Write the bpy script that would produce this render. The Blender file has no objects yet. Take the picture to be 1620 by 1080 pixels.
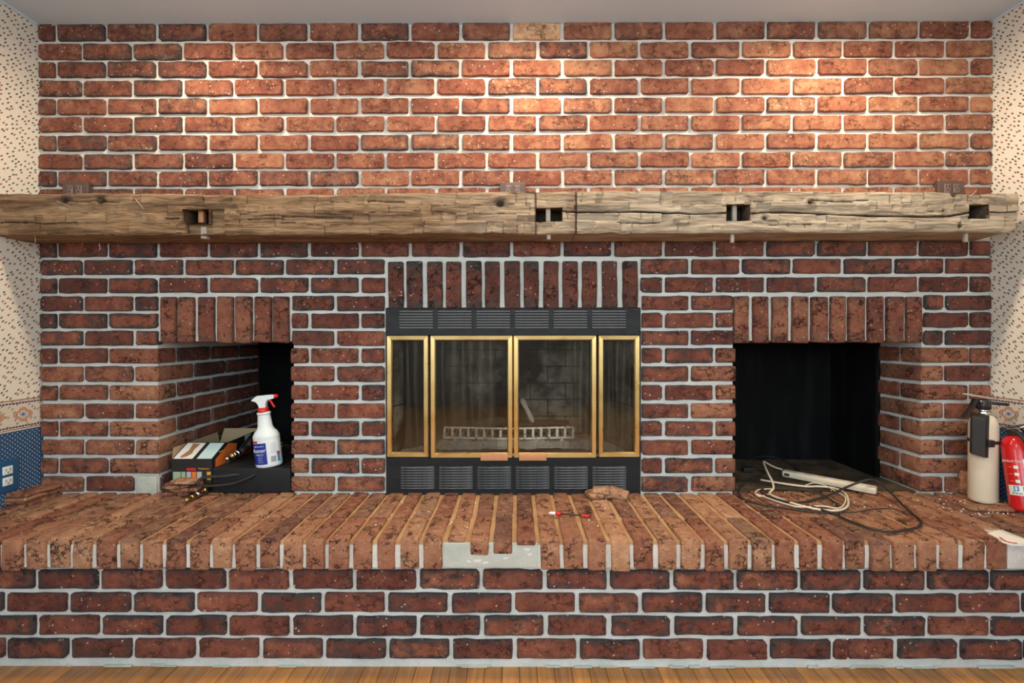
import bpy, math, random
from mathutils import Vector, Matrix, noise as mnoise
R = random.Random(7)
PI = math.pi
S = bpy.context.scene
COL = S.collection

# ------------------------------------------------------------ camera
FPX, DIST, EYE = 693.0, 1.80, 1.09
PX0, PY0 = 808.5, 534.5
cam_d = bpy.data.cameras.new('camera'); cam_d.sensor_width = 36; cam_d.sensor_fit = 'HORIZONTAL'
cam_d.lens = FPX / 1620 * 36; cam_d.clip_start = 0.02; cam_d.clip_end = 50
cam_d.shift_x = (810 - PX0) / 1620; cam_d.shift_y = (PY0 - 540) / 1620
cam = bpy.data.objects.new('camera', cam_d); COL.objects.link(cam); S.camera = cam
CR = (Matrix.Rotation(0.0037, 3, 'Z') @ Matrix.Rotation(PI/2 - 0.0053, 3, 'X') @ Matrix.Rotation(-0.001, 3, 'Z'))
CL = Vector((0, -DIST, EYE))
cam.matrix_world = Matrix.Translation(CL) @ CR.to_4x4()

# ------------------------------------------------------------ world, lights, exposure
S.view_settings.view_transform = 'Standard'; S.view_settings.look = 'None'
S.view_settings.gamma = 1; S.view_settings.use_curve_mapping = False
S.view_settings.exposure = 0.0
w = bpy.data.worlds.new('world'); S.world = w; w.use_nodes = True
w.node_tree.nodes['Background'].inputs[0].default_value = (0.80, 0.92, 1.0, 1)
w.node_tree.nodes['Background'].inputs[1].default_value = 0.3
CEIL = 2.372
def area(name, loc, rot, sx, sy, power, col):
    d = bpy.data.lights.new(name, 'AREA'); d.shape = 'RECTANGLE'; d.size = sx; d.size_y = sy
    d.energy = power; d.color = col
    o = bpy.data.objects.new(name, d); COL.objects.link(o); o.location = loc; o.rotation_euler = rot; return o
def spot(name, loc, power, col, rad=0.045, ang=150, blend=0.6, rot=(0, 0, 0)):
    d = bpy.data.lights.new(name, 'SPOT'); d.energy = power; d.color = col; d.spot_size = math.radians(ang)
    d.spot_blend = blend; d.shadow_soft_size = rad
    o = bpy.data.objects.new(name, d); COL.objects.link(o); o.location = loc; o.rotation_euler = rot; return o
WARM = (1.0, 0.77, 0.54)
spot('ceiling_spot', (-1.20, -0.40, CEIL - 0.02), 32, WARM, 0.05, 178, 0.6)
spot('ceiling_spot', (0.04, -0.40, CEIL - 0.02), 46, WARM, 0.05, 178, 0.6)
spot('ceiling_spot', (1.24, -0.40, CEIL - 0.02), 46, WARM, 0.05, 178, 0.6)
# added unseen fills: cool daylight from behind and both sides, a warm one overhead
area('window_light', (0.0, -5.08, 1.72), (PI/2, 0, 0), 3.2, 1.0, 75, (0.74, 0.90, 1.0))
area('window_light', (-1.90, -3.0, 1.45), (0, -PI/2, 0), 1.3, 1.6, 34, (0.72, 0.90, 1.0))
area('window_light', (1.92, -3.0, 1.45), (0, PI/2, 0), 1.3, 1.6, 34, (0.78, 0.93, 1.0))
area('ceiling_lamp', (0.0, -2.5, CEIL - .03), (0, 0, 0), 0.5, 0.5, 25, (1.0, 0.86, 0.70))

# ------------------------------------------------------------ pixel helpers (1620x1080 frame)
def ray(px, py): return CR @ Vector(((px - PX0) / FPX, -(py - PY0) / FPX, -1))
def W(px, py, Y=0.0):
    d = ray(px, py); t = (Y - CL.y) / d.y; return CL + d * t
def HZ(px, py, Z):
    d = ray(px, py); t = (Z - CL.z) / d.z; return CL + d * t

# ------------------------------------------------------------ node helper
class NT:
    def __init__(s, name):
        s.m = bpy.data.materials.new(name); s.m.use_nodes = True
        s.t = s.m.node_tree; s.n = s.t.nodes; s.l = s.t.links
        s.p = s.n['Principled BSDF']; s.out = s.n['Material Output']
    def put(s, sock, v):
        if isinstance(v, bpy.types.NodeSocket): s.l.new(v, sock)
        elif v is not None:
            if isinstance(v, (tuple, list)) and len(v) == 3 and sock.type == 'RGBA': v = (*v, 1)
            sock.default_value = v
    def tc(s, k='Object'):
        return s.n.new('ShaderNodeTexCoord').outputs[k]
    def m_(s, op, a, b=None, c=None, clamp=False):
        x = s.n.new('ShaderNodeMath'); x.operation = op; x.use_clamp = clamp
        s.put(x.inputs[0], a); s.put(x.inputs[1], b); s.put(x.inputs[2], c); return x.outputs[0]
    def vm(s, op, a, b=None):
        x = s.n.new('ShaderNodeVectorMath'); x.operation = op
        s.put(x.inputs[0], a); s.put(x.inputs[1], b); return x.outputs[0]
    def scale(s, v, sc):
        return s.vm('MULTIPLY', v, sc)
    def sep(s, v):
        x = s.n.new('ShaderNodeSeparateXYZ'); s.put(x.inputs[0], v); return x.outputs
    def comb(s, a, b, c):
        x = s.n.new('ShaderNodeCombineXYZ'); s.put(x.inputs[0], a); s.put(x.inputs[1], b); s.put(x.inputs[2], c); return x.outputs[0]
    def noise(s, v, sc, det=4, rough=0.55, dist=0):
        x = s.n.new('ShaderNodeTexNoise'); s.put(x.inputs['Vector'], v); x.inputs['Scale'].default_value = sc
        x.inputs['Detail'].default_value = det; x.inputs['Roughness'].default_value = rough
        x.inputs['Distortion'].default_value = dist; return x.outputs[0]
    def vor(s, v, sc, rnd=1.0, feat='F1', out=0):
        x = s.n.new('ShaderNodeTexVoronoi'); x.feature = feat; s.put(x.inputs['Vector'], v)
        x.inputs['Scale'].default_value = sc; x.inputs['Randomness'].default_value = rnd; return x.outputs[out]
    def vor2(s, v, sc, rnd=1.0, out=0):
        x = s.n.new('ShaderNodeTexVoronoi'); x.voronoi_dimensions = '2D'; s.put(x.inputs['Vector'], v)
        x.inputs['Scale'].default_value = sc; x.inputs['Randomness'].default_value = rnd; return x.outputs[out]
    def rmp(s, f, a, b, c=0.0, d=1.0):
        x = s.n.new('ShaderNodeMapRange'); x.interpolation_type = 'SMOOTHSTEP'
        for i, v in enumerate((f, a, b, c, d)): s.put(x.inputs[i], v)
        return x.outputs[0]
    def ramp(s, f, stops, mode='LINEAR'):
        x = s.n.new('ShaderNodeValToRGB'); x.color_ramp.interpolation = mode; s.put(x.inputs[0], f)
        e = x.color_ramp.elements
        while len(e) < len(stops): e.new(0.5)
        for i, (p, c) in enumerate(stops): e[i].position = p; e[i].color = (*c, 1)
        return x.outputs[0]
    def mix(s, f, a, b, mode='MIX'):
        x = s.n.new('ShaderNodeMix'); x.data_type = 'RGBA'; x.blend_type = mode
        s.put(x.inputs[0], f); s.put(x.inputs[6], a); s.put(x.inputs[7], b); return x.outputs[2]
    def bump(s, h, st=0.5, dist=0.002, nrm=None):
        x = s.n.new('ShaderNodeBump'); x.inputs['Strength'].default_value = st; x.inputs['Distance'].default_value = dist
        s.put(x.inputs['Height'], h)
        if nrm: s.put(x.inputs['Normal'], nrm)
        return x.outputs[0]
    def attr(s, name, out='Color'):
        x = s.n.new('ShaderNodeAttribute'); x.attribute_name = name; return x.outputs[out]
    def fin(s, col, rough=0.6, metal=0.0, nrm=None, spec=None, **kw):
        s.put(s.p.inputs['Base Color'], col); s.put(s.p.inputs['Roughness'], rough); s.put(s.p.inputs['Metallic'], metal)
        if nrm is not None: s.put(s.p.inputs['Normal'], nrm)
        if spec is not None: s.p.inputs['Specular IOR Level'].default_value = spec
        for k, v in kw.items(): s.put(s.p.inputs[k.replace('_', ' ')], v)
        return s.m
MAT = {}
def plain(name, col, rough=0.5, metal=0.0, var=0.12, bumpst=0.15, sc=60, spec=None):
    if name in MAT: return MAT[name]
    n = NT(name); v = n.tc(); f = n.noise(v, sc, 3)
    c = n.mix(f, tuple(max(0, x * (1 - var)) for x in col), tuple(min(1, x * (1 + var)) for x in col))
    MAT[name] = n.fin(c, n.rmp(n.noise(v, sc * .5), 0.3, 0.7, max(0, rough - .06), min(1, rough + .06)), metal,
                      n.bump(f, bumpst, 0.001), spec); return MAT[name]

def brick_material(name, sharp=1.0):
    n = NT(name)
    oi = n.n.new('ShaderNodeObjectInfo'); rnd = oi.outputs['Random']
    off = n.comb(n.m_('MULTIPLY', rnd, 37.0), n.m_('MULTIPLY', rnd, 91.0), n.m_('MULTIPLY', rnd, 53.0))
    v = n.vm('ADD', n.tc(), off)
    sp = n.n.new('ShaderNodeSeparateColor'); n.l.new(oi.outputs['Color'], sp.inputs[0])
    tone, char, dust = sp.outputs[0], sp.outputs[1], sp.outputs[2]
    big = n.noise(v, 14, 3, 0.6); mid = n.noise(v, 45, 5, 0.65); fine = n.noise(v, 230, 4, 0.75)
    t = n.m_('ADD', tone, n.m_('MULTIPLY', n.m_('SUBTRACT', big, 0.5), 0.75 if sharp == 1 else .4))
    t = n.m_('ADD', t, n.m_('MULTIPLY', n.m_('SUBTRACT', mid, 0.5), 0.38))
    t = n.m_('ADD', t, n.m_('MULTIPLY', n.m_('SUBTRACT', fine, 0.5), 0.55), clamp=True)
    base = n.ramp(t, [(0.0, (0.055, 0.022, 0.018)), (0.25, (0.125, 0.036, 0.025)), (0.5, (0.240, 0.076, 0.044)),
                      (0.75, (0.40, 0.185, 0.100)), (1.0, (0.66, 0.40, 0.22))])
    g = n.sep(n.tc('Generated'))
    ex = n.m_('MULTIPLY', n.m_('MINIMUM', g[0], n.m_('SUBTRACT', 1.0, g[0])), 2.6)
    ez = n.m_('MINIMUM', g[2], n.m_('SUBTRACT', 1.0, g[2]))
    ed = n.m_('MINIMUM', ex, n.m_('MULTIPLY', ez, 1.0))
    edn = n.m_('ADD', ed, n.m_('MULTIPLY', n.m_('SUBTRACT', n.noise(v, 28, 4, .6), 0.5), 0.62))
    edge = n.rmp(edn, 0.34, 0.02)
    bl = n.rmp(n.noise(n.vm('ADD', v, (5.0, 3.0, 1.0)), 17, 3, .6), 0.50, 0.66)
    cm = n.m_('MULTIPLY', n.m_('MAXIMUM', edge, n.m_('MULTIPLY', bl, 0.75)), char, clamp=True)
    base = n.mix(cm, base, n.mix(mid, (0.028, 0.022, 0.022), (0.085, 0.062, 0.058)))
    # pale flecks and pits
    vq = n.vm('ADD', v, n.scale(n.comb(fine, mid, fine), (.010, .010, .010)))
    vd = n.vor(vq, 105); vc = n.sep(n.vor(vq, 105, out=1))
    fleck = n.m_('MULTIPLY', n.m_('LESS_THAN', vd, n.m_('MULTIPLY', vc[1], .36)), n.m_('GREATER_THAN', vc[0], 0.86))
    base = n.mix(n.m_('MULTIPLY', fleck, 0.75), base, (0.60, 0.47, 0.38))
    pit = n.m_('MULTIPLY', n.rmp(vd, 0.34, 0.12), n.m_('LESS_THAN', vc[0], 0.10))
    base = n.mix(n.m_('MULTIPLY', pit, 0.6), base, (0.03, 0.015, 0.012))
    df = n.m_('MULTIPLY', n.rmp(n.noise(n.vm('ADD', v, (1.0, 9.0, 4.0)), 33, 5, .7), 0.42, 0.72), dust, clamp=True)
    base = n.mix(df, base, (0.55, 0.34, 0.19))
    # creases
    cre = n.vor(n.vm('ADD', n.scale(v, (1, 1, 1.5)), n.scale(n.comb(mid, big, fine), (.07, .07, .07))), 30, feat='DISTANCE_TO_EDGE')
    crease = n.m_('MULTIPLY', n.rmp(cre, 0.05, 0.0), n.rmp(n.noise(v, 20, 2), 0.52, 0.62))
    base = n.mix(n.m_('MULTIPLY', crease, 0.34 if sharp == 1 else .15), base, (0.04, 0.02, 0.016))
    h = n.m_('ADD', n.m_('MULTIPLY', mid, 1.0), n.m_('MULTIPLY', fine, 0.35))
    h = n.m_('SUBTRACT', h, n.m_('MULTIPLY', crease, 0.8)); h = n.m_('SUBTRACT', h, n.m_('MULTIPLY', pit, 0.8))
    MAT[name] = n.fin(base, 0.82, 0, n.bump(h, 0.9 * sharp, 0.006), 0.3)
brick_material('brick')
brick_material('brick_rough', 1.5)

def mk_mortar(name, a, b):
    n = NT(name); v = n.tc(); f = n.noise(v, 9, 5, .6); g = n.noise(v, 180, 4, .7); h = n.noise(v, 40, 4, .6)
    c = n.mix(n.rmp(f, .35, .65), a, b)
    c = n.mix(n.m_('MULTIPLY', n.rmp(g, .55, .75), .35), c, (.30, .29, .25))
    c = n.mix(n.m_('MULTIPLY', n.rmp(h, .60, .75), .3), c, (.42, .38, .31))
    MAT[name] = n.fin(c, .9, 0, n.bump(n.m_('ADD', n.m_('MULTIPLY', h, 1.5), g), .6, .004), .2)
mk_mortar('mortar', (.60, .58, .52), (.70, .68, .62))
mk_mortar('mortar_cool', (.56, .58, .54), (.66, .68, .65))  # cool cast of the daylight below the mantel put into the mortar colour
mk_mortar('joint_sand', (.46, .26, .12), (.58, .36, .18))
mk_mortar('mortar_patch', (.44, .46, .40), (.54, .56, .49))

def mk_wallpaper():
    n = NT('wallpaper'); v = n.tc(); x, y, z = n.sep(v)
    uv = n.comb(y, z, 0.0)
    # leafy sprig print, tiny slanted dashes
    ca, sa = math.cos(.8), math.sin(.8)
    a = n.m_('ADD', n.m_('MULTIPLY', y, ca), n.m_('MULTIPLY', z, sa)); b = n.m_('SUBTRACT', n.m_('MULTIPLY', z, ca), n.m_('MULTIPLY', y, sa))
    q = n.comb(n.m_('MULTIPLY', a, .48), b, 0.0)
    d = n.vor2(q, 80, .65); cc = n.sep(n.vor2(q, 80, .65, out=1))
    dot = n.m_('MULTIPLY', n.rmp(d, .27, .17), n.m_('GREATER_THAN', cc[0], .12))
    dc = n.ramp(cc[1], [(0, (.11, .10, .07)), (.45, (.22, .19, .13)), (.7, (.30, .13, .09)), (1, (.35, .30, .2))], 'CONSTANT')
    cream = n.mix(n.noise(uv, 6, 2), (.72, .68, .59), (.78, .74, .65))
    spk = n.m_('MULTIPLY', n.rmp(n.vor2(uv, 190, 1), .24, .15), .35)
    cream = n.mix(spk, cream, (.42, .36, .26))
    up = n.mix(dot, cream, dc)
    # lower blue paper with white dots
    s = 1 / .0175
    def dots(oy):
        fy = n.m_('ADD', n.m_('FRACT', n.m_('ADD', n.m_('MULTIPLY', y, s), oy)), -.5)
        fz = n.m_('ADD', n.m_('FRACT', n.m_('ADD', n.m_('MULTIPLY', z, s), oy)), -.5)
        return n.rmp(n.m_('ADD', n.m_('MULTIPLY', fy, fy), n.m_('MULTIPLY', fz, fz)), .022, .010)
    dd = n.m_('MAXIMUM', dots(0.0), dots(.5))
    blue = n.mix(dd, n.mix(n.noise(uv, 30, 3), (.018, .065, .15), (.024, .085, .19)), (.50, .48, .52))
    # border band: z0..z1
    z1, z0 = ZB1, ZB0
    h = (z1 - z0)
    t = n.m_('DIVIDE', n.m_('SUBTRACT', z, z0), h)             # 0..1
    band = n.mix(n.m_('MULTIPLY', dot, .8), (.62, .56, .46), dc)
    per = .098
    u = n.m_('SUBTRACT', n.m_('FRACT', n.m_('ADD', n.m_('DIVIDE', y, per), .10)), .5)
    vv = n.m_('MULTIPLY', n.m_('SUBTRACT', t, .5), h / per)
    dia = n.m_('ADD', n.m_('ABSOLUTE', u), n.m_('MULTIPLY', n.m_('ABSOLUTE', vv), 1.25))
    ang = n.m_('ARCTAN2', vv, u)
    scal = n.m_('MULTIPLY', n.m_('ABSOLUTE', n.m_('SINE', n.m_('MULTIPLY', ang, 4.0))), .07)
    dia = n.m_('SUBTRACT', dia, scal)
    med = n.ramp(dia, [(0, (.08, .10, .25)), (.035, (.55, .52, .45)), (.07, (.10, .14, .28)), (.09, (.50, .58, .55)), (.17, (.60, .50, .38)),
                       (.20, (.42, .17, .10)), (.26, (.60, .38, .25)), (.31, (.38, .14, .09)), (.345, (.5, .4, .3))], 'CONSTANT')
    band = n.mix(n.m_('LESS_THAN', dia, .37), band, med)
    dash = n.m_('GREATER_THAN', n.m_('FRACT', n.m_('MULTIPLY', y, 90.0)), .25)
    def stripe(a_, b_): return n.m_('MULTIPLY', n.m_('GREATER_THAN', t, a_), n.m_('LESS_THAN', t, b_))
    navy = n.mix(dash, (.5, .44, .36), (.04, .04, .10))
    for (a_, b_) in ((.86, .91), (.10, .15)): band = n.mix(stripe(a_, b_), band, navy)
    for (a_, b_) in ((.965, 1.0), (.04, .07)): band = n.mix(stripe(a_, b_), band, (.30, .13, .10))
    band = n.mix(stripe(0., .035), band, (.6, .56, .5))
    c = n.mix(n.m_('GREATER_THAN', t, 1.0), band, up)
    c = n.mix(n.m_('LESS_THAN', t, 0.0), c, blue)
    MAT['wallpaper'] = n.fin(c, .75, 0, n.bump(n.noise(uv, 300, 2), .1, .0005), .3)
ZB1 = W(61, 627.5, 0).z; ZB0 = W(61, 674.5, 0).z
mk_wallpaper()

def mk_beam():
    n = NT('hewn_oak'); v = n.tc(); x, y, z = n.sep(v)
    at = n.n.new('ShaderNodeAttribute'); at.attribute_name = 'Wear'
    sp = n.n.new('ShaderNodeSeparateColor'); n.l.new(at.outputs['Color'], sp.inputs[0])
    dark, smooth, rust = sp.outputs
    wob = n.noise(n.scale(v, (3, 6, 14)), 1.0, 3)
    q = n.comb(n.m_('MULTIPLY', x, 2.6), n.m_('MULTIPLY', y, 30.0), n.m_('ADD', n.m_('MULTIPLY', z, 42.0), n.m_('MULTIPLY', wob, 3.2)))
    gr = n.noise(q, 1.0, 7, .68); g2 = n.noise(n.scale(q, (4, 3, 4)), 1.0, 4, .7); big = n.noise(n.scale(v, (3.5, 6, 12)), 1, 4, .6)
    t = n.m_('ADD', n.m_('MULTIPLY', gr, .70), n.m_('MULTIPLY', g2, .42))
    brown = n.ramp(t, [(.33, (.04, .022, .012)), (.45, (.115, .066, .035)), (.56, (.235, .145, .078)), (.72, (.40, .28, .165))])
    grey = n.ramp(t, [(.33, (.07, .052, .038)), (.45, (.23, .18, .125)), (.56, (.41, .335, .24)), (.72, (.60, .51, .38))])
    gx = n.m_('ADD', n.rmp(x, -.7, .7, -.1, 1.0), n.m_('MULTIPLY', n.m_('SUBTRACT', big, .5), .9), clamp=True)
    c = n.mix(gx, brown, grey)
    wx = n.mix(.25, brown, (.33, .20, .10))
    c = n.mix(smooth, c, wx)
    c = n.mix(n.m_('MULTIPLY', rust, .8), c, (.12, .035, .012))
    c = n.mix(n.m_('MULTIPLY', n.rmp(big, .60, .75), .45), c, (.12, .10, .085))
    c = n.mix(dark, c, (.018, .012, .009))
    hh = n.m_('SUBTRACT', n.m_('ADD', gr, n.m_('MULTIPLY', g2, .5)), n.m_('MULTIPLY', dark, .2))
    MAT['hewn_oak'] = n.fin(c, .85, 0, n.bump(hh, 1.0, .009), .25)
mk_beam()

def mk_floor():
    n = NT('oak_floor'); oi = n.n.new('ShaderNodeObjectInfo'); rnd = oi.outputs['Random']
    v = n.vm('ADD', n.tc(), n.comb(n.m_('MULTIPLY', rnd, 31.0), n.m_('MULTIPLY', rnd, 17.0), 0.0))
    q = n.scale(v, (60, 2.2, 20)); g = n.noise(q, 1, 5, .6, .4); g2 = n.noise(n.scale(v, (300, 9, 20)), 1, 3)
    t = n.m_('ADD', n.m_('MULTIPLY', g, .7), n.m_('MULTIPLY', g2, .3))
    c = n.ramp(t, [(.3, (.30, .095, .016)), (.5, (.50, .20, .035)), (.7, (.64, .30, .07))])
    k = n.m_('MULTIPLY_ADD', rnd, .5, .75)
    c = n.mix(1.0, c, n.comb(k, k, k), 'MULTIPLY')
    MAT['oak_floor'] = n.fin(c, .32, 0, n.bump(t, .08, .001), .5)
mk_floor()
def mk_ceiling():
    n = NT('ceiling_paint'); v = n.tc(); f = n.noise(v, 120, 3); g = n.noise(v, 3, 2)
    MAT['ceiling_paint'] = n.fin(n.mix(g, (.56, .70, .85), (.60, .74, .89)), .7, 0, n.bump(f, .15, .001), .3)
mk_ceiling()
def mk_metal_black():
    n = NT('black_steel'); v = n.tc(); f = n.noise(v, 30, 4); d = n.noise(v, 240, 4, .8)
    c = n.mix(f, (.008, .009, .010), (.016, .017, .019))
    c = n.mix(n.m_('MULTIPLY', n.rmp(d, .66, .80), .6), c, (.30, .29, .28))
    MAT['black_steel'] = n.fin(c, n.rmp(f, .3, .7, .5, .65), 0, n.bump(n.noise(v, 500, 2), .08, .0005), .3)
    n = NT('dusty_steel'); v = n.tc(); x, y, z = n.sep(v); f = n.noise(n.scale(v, (30, 30, 200)), 1, 4); d = n.noise(v, 300, 4, .8)
    c = n.mix(n.rmp(f, .4, .7), (.04, .042, .045), (.14, .145, .15))
    c = n.mix(n.m_('MULTIPLY', n.rmp(d, .56, .74), .5), c, (.40, .39, .37))
    MAT['dusty_steel'] = n.fin(c, .5, 0, None, .5)
    n = NT('louvre_steel'); v = n.tc(); f = n.noise(v, 60, 3); MAT['louvre_steel'] = n.fin(n.mix(f, (.13, .135, .14), (.20, .205, .21)), .4, 0, None, .6)
    n = NT('black_board'); v = n.tc(); f = n.noise(n.scale(v, (14, 14, 1.6)), 1, 5); d = n.noise(v, 90, 3, .8)
    c = n.mix(n.rmp(f, .45, .75), (.0045, .0048, .005), (.012, .0125, .0125))
    c = n.mix(n.m_('MULTIPLY', n.rmp(d, .74, .80), .5), c, (.2, .2, .2))
    MAT['black_board'] = n.fin(c, .7, 0, n.bump(f, .1, .001), .08)
    n = NT('brass'); v = n.tc(); f = n.noise(v, 9, 3); g = n.noise(n.scale(v, (12, 12, 500)), 1, 3)
    MAT['brass'] = n.fin(n.mix(f, (.66, .42, .15), (.60, .45, .20)), n.rmp(f, .3, .7, .26, .36), 1.0, n.bump(g, .03, .0005))
    n = NT('dusty_floor'); v = n.tc(); f = n.noise(v, 8, 5, .6); g = n.noise(v, 120, 5, .75); x, y, z = n.sep(v)
    c = n.mix(n.rmp(f, .35, .65), (.035, .026, .018), (.11, .08, .05))
    c = n.mix(n.m_('MULTIPLY', n.rmp(g, .58, .72), .7), c, (.42, .35, .27))
    MAT['dusty_floor'] = n.fin(c, .9, 0, n.bump(g, .5, .003), .2)
    n = NT('firebrick'); v = n.tc(); f = n.noise(v, 5, 5, .6); g = n.noise(v, 60, 4, .7)
    c = n.mix(n.rmp(f, .38, .62), (.012, .010, .009), (.26, .25, .23))
    c = n.mix(n.m_('MULTIPLY', n.rmp(g, .5, .7), .5), c, (.07, .05, .04))
    MAT['firebrick'] = n.fin(c, .9, 0, n.bump(g, .4, .003), .2)
    n = NT('ash'); v = n.tc(); g = n.noise(v, 110, 5, .8); f = n.noise(v, 14, 3)
    c = n.ramp(g, [(.36, (.02, .018, .016)), (.44, (.40, .39, .38)), (.54, (.90, .89, .87))])
    c = n.mix(n.rmp(f, .45, .6, 0, .7), c, (.80, .78, .73))
    MAT['ash'] = n.fin(c, .95, 0, n.bump(g, 1, .01), .1)
    n = NT('ashy_iron'); v = n.tc(); g = n.noise(v, 70, 5, .7)
    c = n.mix(n.rmp(g, .34, .50), (.12, .115, .11), (.86, .86, .85))
    MAT['ashy_iron'] = n.fin(c, .8, 0, n.bump(g, .5, .003), .3)
    # glass of the doors: tinted, clear with a thin mirror reflection and a little smoke film
    n = NT('door_glass'); v = n.tc(); n.n.remove(n.p)
    f = n.noise(v, 5, 5, .6); sm = n.noise(n.scale(v, (9, 9, 5)), 1, 4, .65)
    tr = n.n.new('ShaderNodeBsdfTransparent'); tr.inputs[0].default_value = (.93, .91, .86, 1)
    gl = n.n.new('ShaderNodeBsdfGlossy'); gl.inputs['Roughness'].default_value = .015; gl.inputs[0].default_value = (1, 1, 1, 1)
    df = n.n.new('ShaderNodeBsdfDiffuse'); df.inputs[0].default_value = (.07, .055, .035, 1)
    fr = n.n.new('ShaderNodeFresnel'); fr.inputs[0].default_value = 1.45
    m1 = n.n.new('ShaderNodeMixShader'); n.l.new(n.rmp(sm, .50, .80, .0, .16), m1.inputs[0]); n.l.new(tr.outputs[0], m1.inputs[1]); n.l.new(df.outputs[0], m1.inputs[2])
    m2 = n.n.new('ShaderNodeMixShader'); n.l.new(fr.outputs[0], m2.inputs[0]); n.l.new(m1.outputs[0], m2.inputs[1]); n.l.new(gl.outputs[0], m2.inputs[2])
    n.l.new(m2.outputs[0], n.out.inputs[0]); MAT['door_glass'] = n.m
    # woven spark screen
    n = NT('spark_mesh'); v = n.tc('UV'); u, w_, _ = n.sep(v); n.n.remove(n.p)
    zig = n.m_('ABSOLUTE', n.m_('SUBTRACT', n.m_('FRACT', n.m_('MULTIPLY', u, 125.0)), .5))
    wv = n.m_('FRACT', n.m_('ADD', n.m_('MULTIPLY', w_, 240.0), n.m_('MULTIPLY', zig, 1.6)))
    al = n.m_('LESS_THAN', wv, .36)
    tr = n.n.new('ShaderNodeBsdfTransparent'); pb = n.n.new('ShaderNodeBsdfPrincipled')
    pb.inputs['Base Color'].default_value = (.11, .105, .095, 1); pb.inputs['Metallic'].default_value = .7; pb.inputs['Roughness'].default_value = .42
    m1 = n.n.new('ShaderNodeMixShader'); n.l.new(al, m1.inputs[0]); n.l.new(tr.outputs[0], m1.inputs[1]); n.l.new(pb.outputs[0], m1.inputs[2])
    n.l.new(m1.outputs[0], n.out.inputs[0]); MAT['spark_mesh'] = n.m
mk_metal_black()
plain('plain_wall', (.30, .29, .27), .8, sc=4)
plain('black_plastic', (.018, .018, .019), .42)
plain('black_rubber', (.022, .020, .018), .6)
plain('white_plastic', (.72, .78, .78), .35, var=.04)
plain('ivory_plastic', (.70, .60, .45), .5, var=.1)
plain('ivory_paint', (.72, .62, .47), .42, var=.06, sc=14)
plain('red_plastic', (.62, .012, .012), .35)
plain('red_paint', (.55, .014, .016), .22, var=.08, sc=12)
plain('brown_metal', (.085, .050, .040), .45)
plain('brown_plastic', (.15, .10, .085), .35)
plain('chrome', (.75, .75, .74), .16, 1.0)
plain('old_brass', (.60, .42, .16), .28, 1.0)
plain('cardboard', (.36, .27, .16), .85)
plain('carton_black', (.020, .018, .018), .45)
plain('print_white', (.74, .74, .70), .5, var=.03)
plain('print_brown', (.32, .17, .07), .6)
plain('print_red', (.50, .02, .015), .5)
plain('print_orange', (.75, .17, .03), .5)
plain('print_yellow', (.70, .38, .04), .5)
plain('print_green', (.33, .45, .28), .5)
plain('print_grey', (.45, .45, .45), .5)
plain('print_blue', (.012, .03, .28), .4)
plain('print_sky', (.05, .25, .50), .4)
plain('print_pale', (.50, .68, .68), .5)
plain('ink', (.02, .02, .02), .5)
plain('pink_wood', (.50, .22, .10), .5, sc=30, var=.25)
plain('grey_wood', (.42, .36, .29), .8, sc=50, var=.3)
plain('blue_plate', (.018, .085, .20), .4)
plain('charred_wood', (.06, .045, .035), .9, var=.5)
plain('grey_ash_wood', (.40, .38, .36), .9, var=.4)
plain('spackle', (.82, .78, .68), .9, bumpst=.6)

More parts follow.
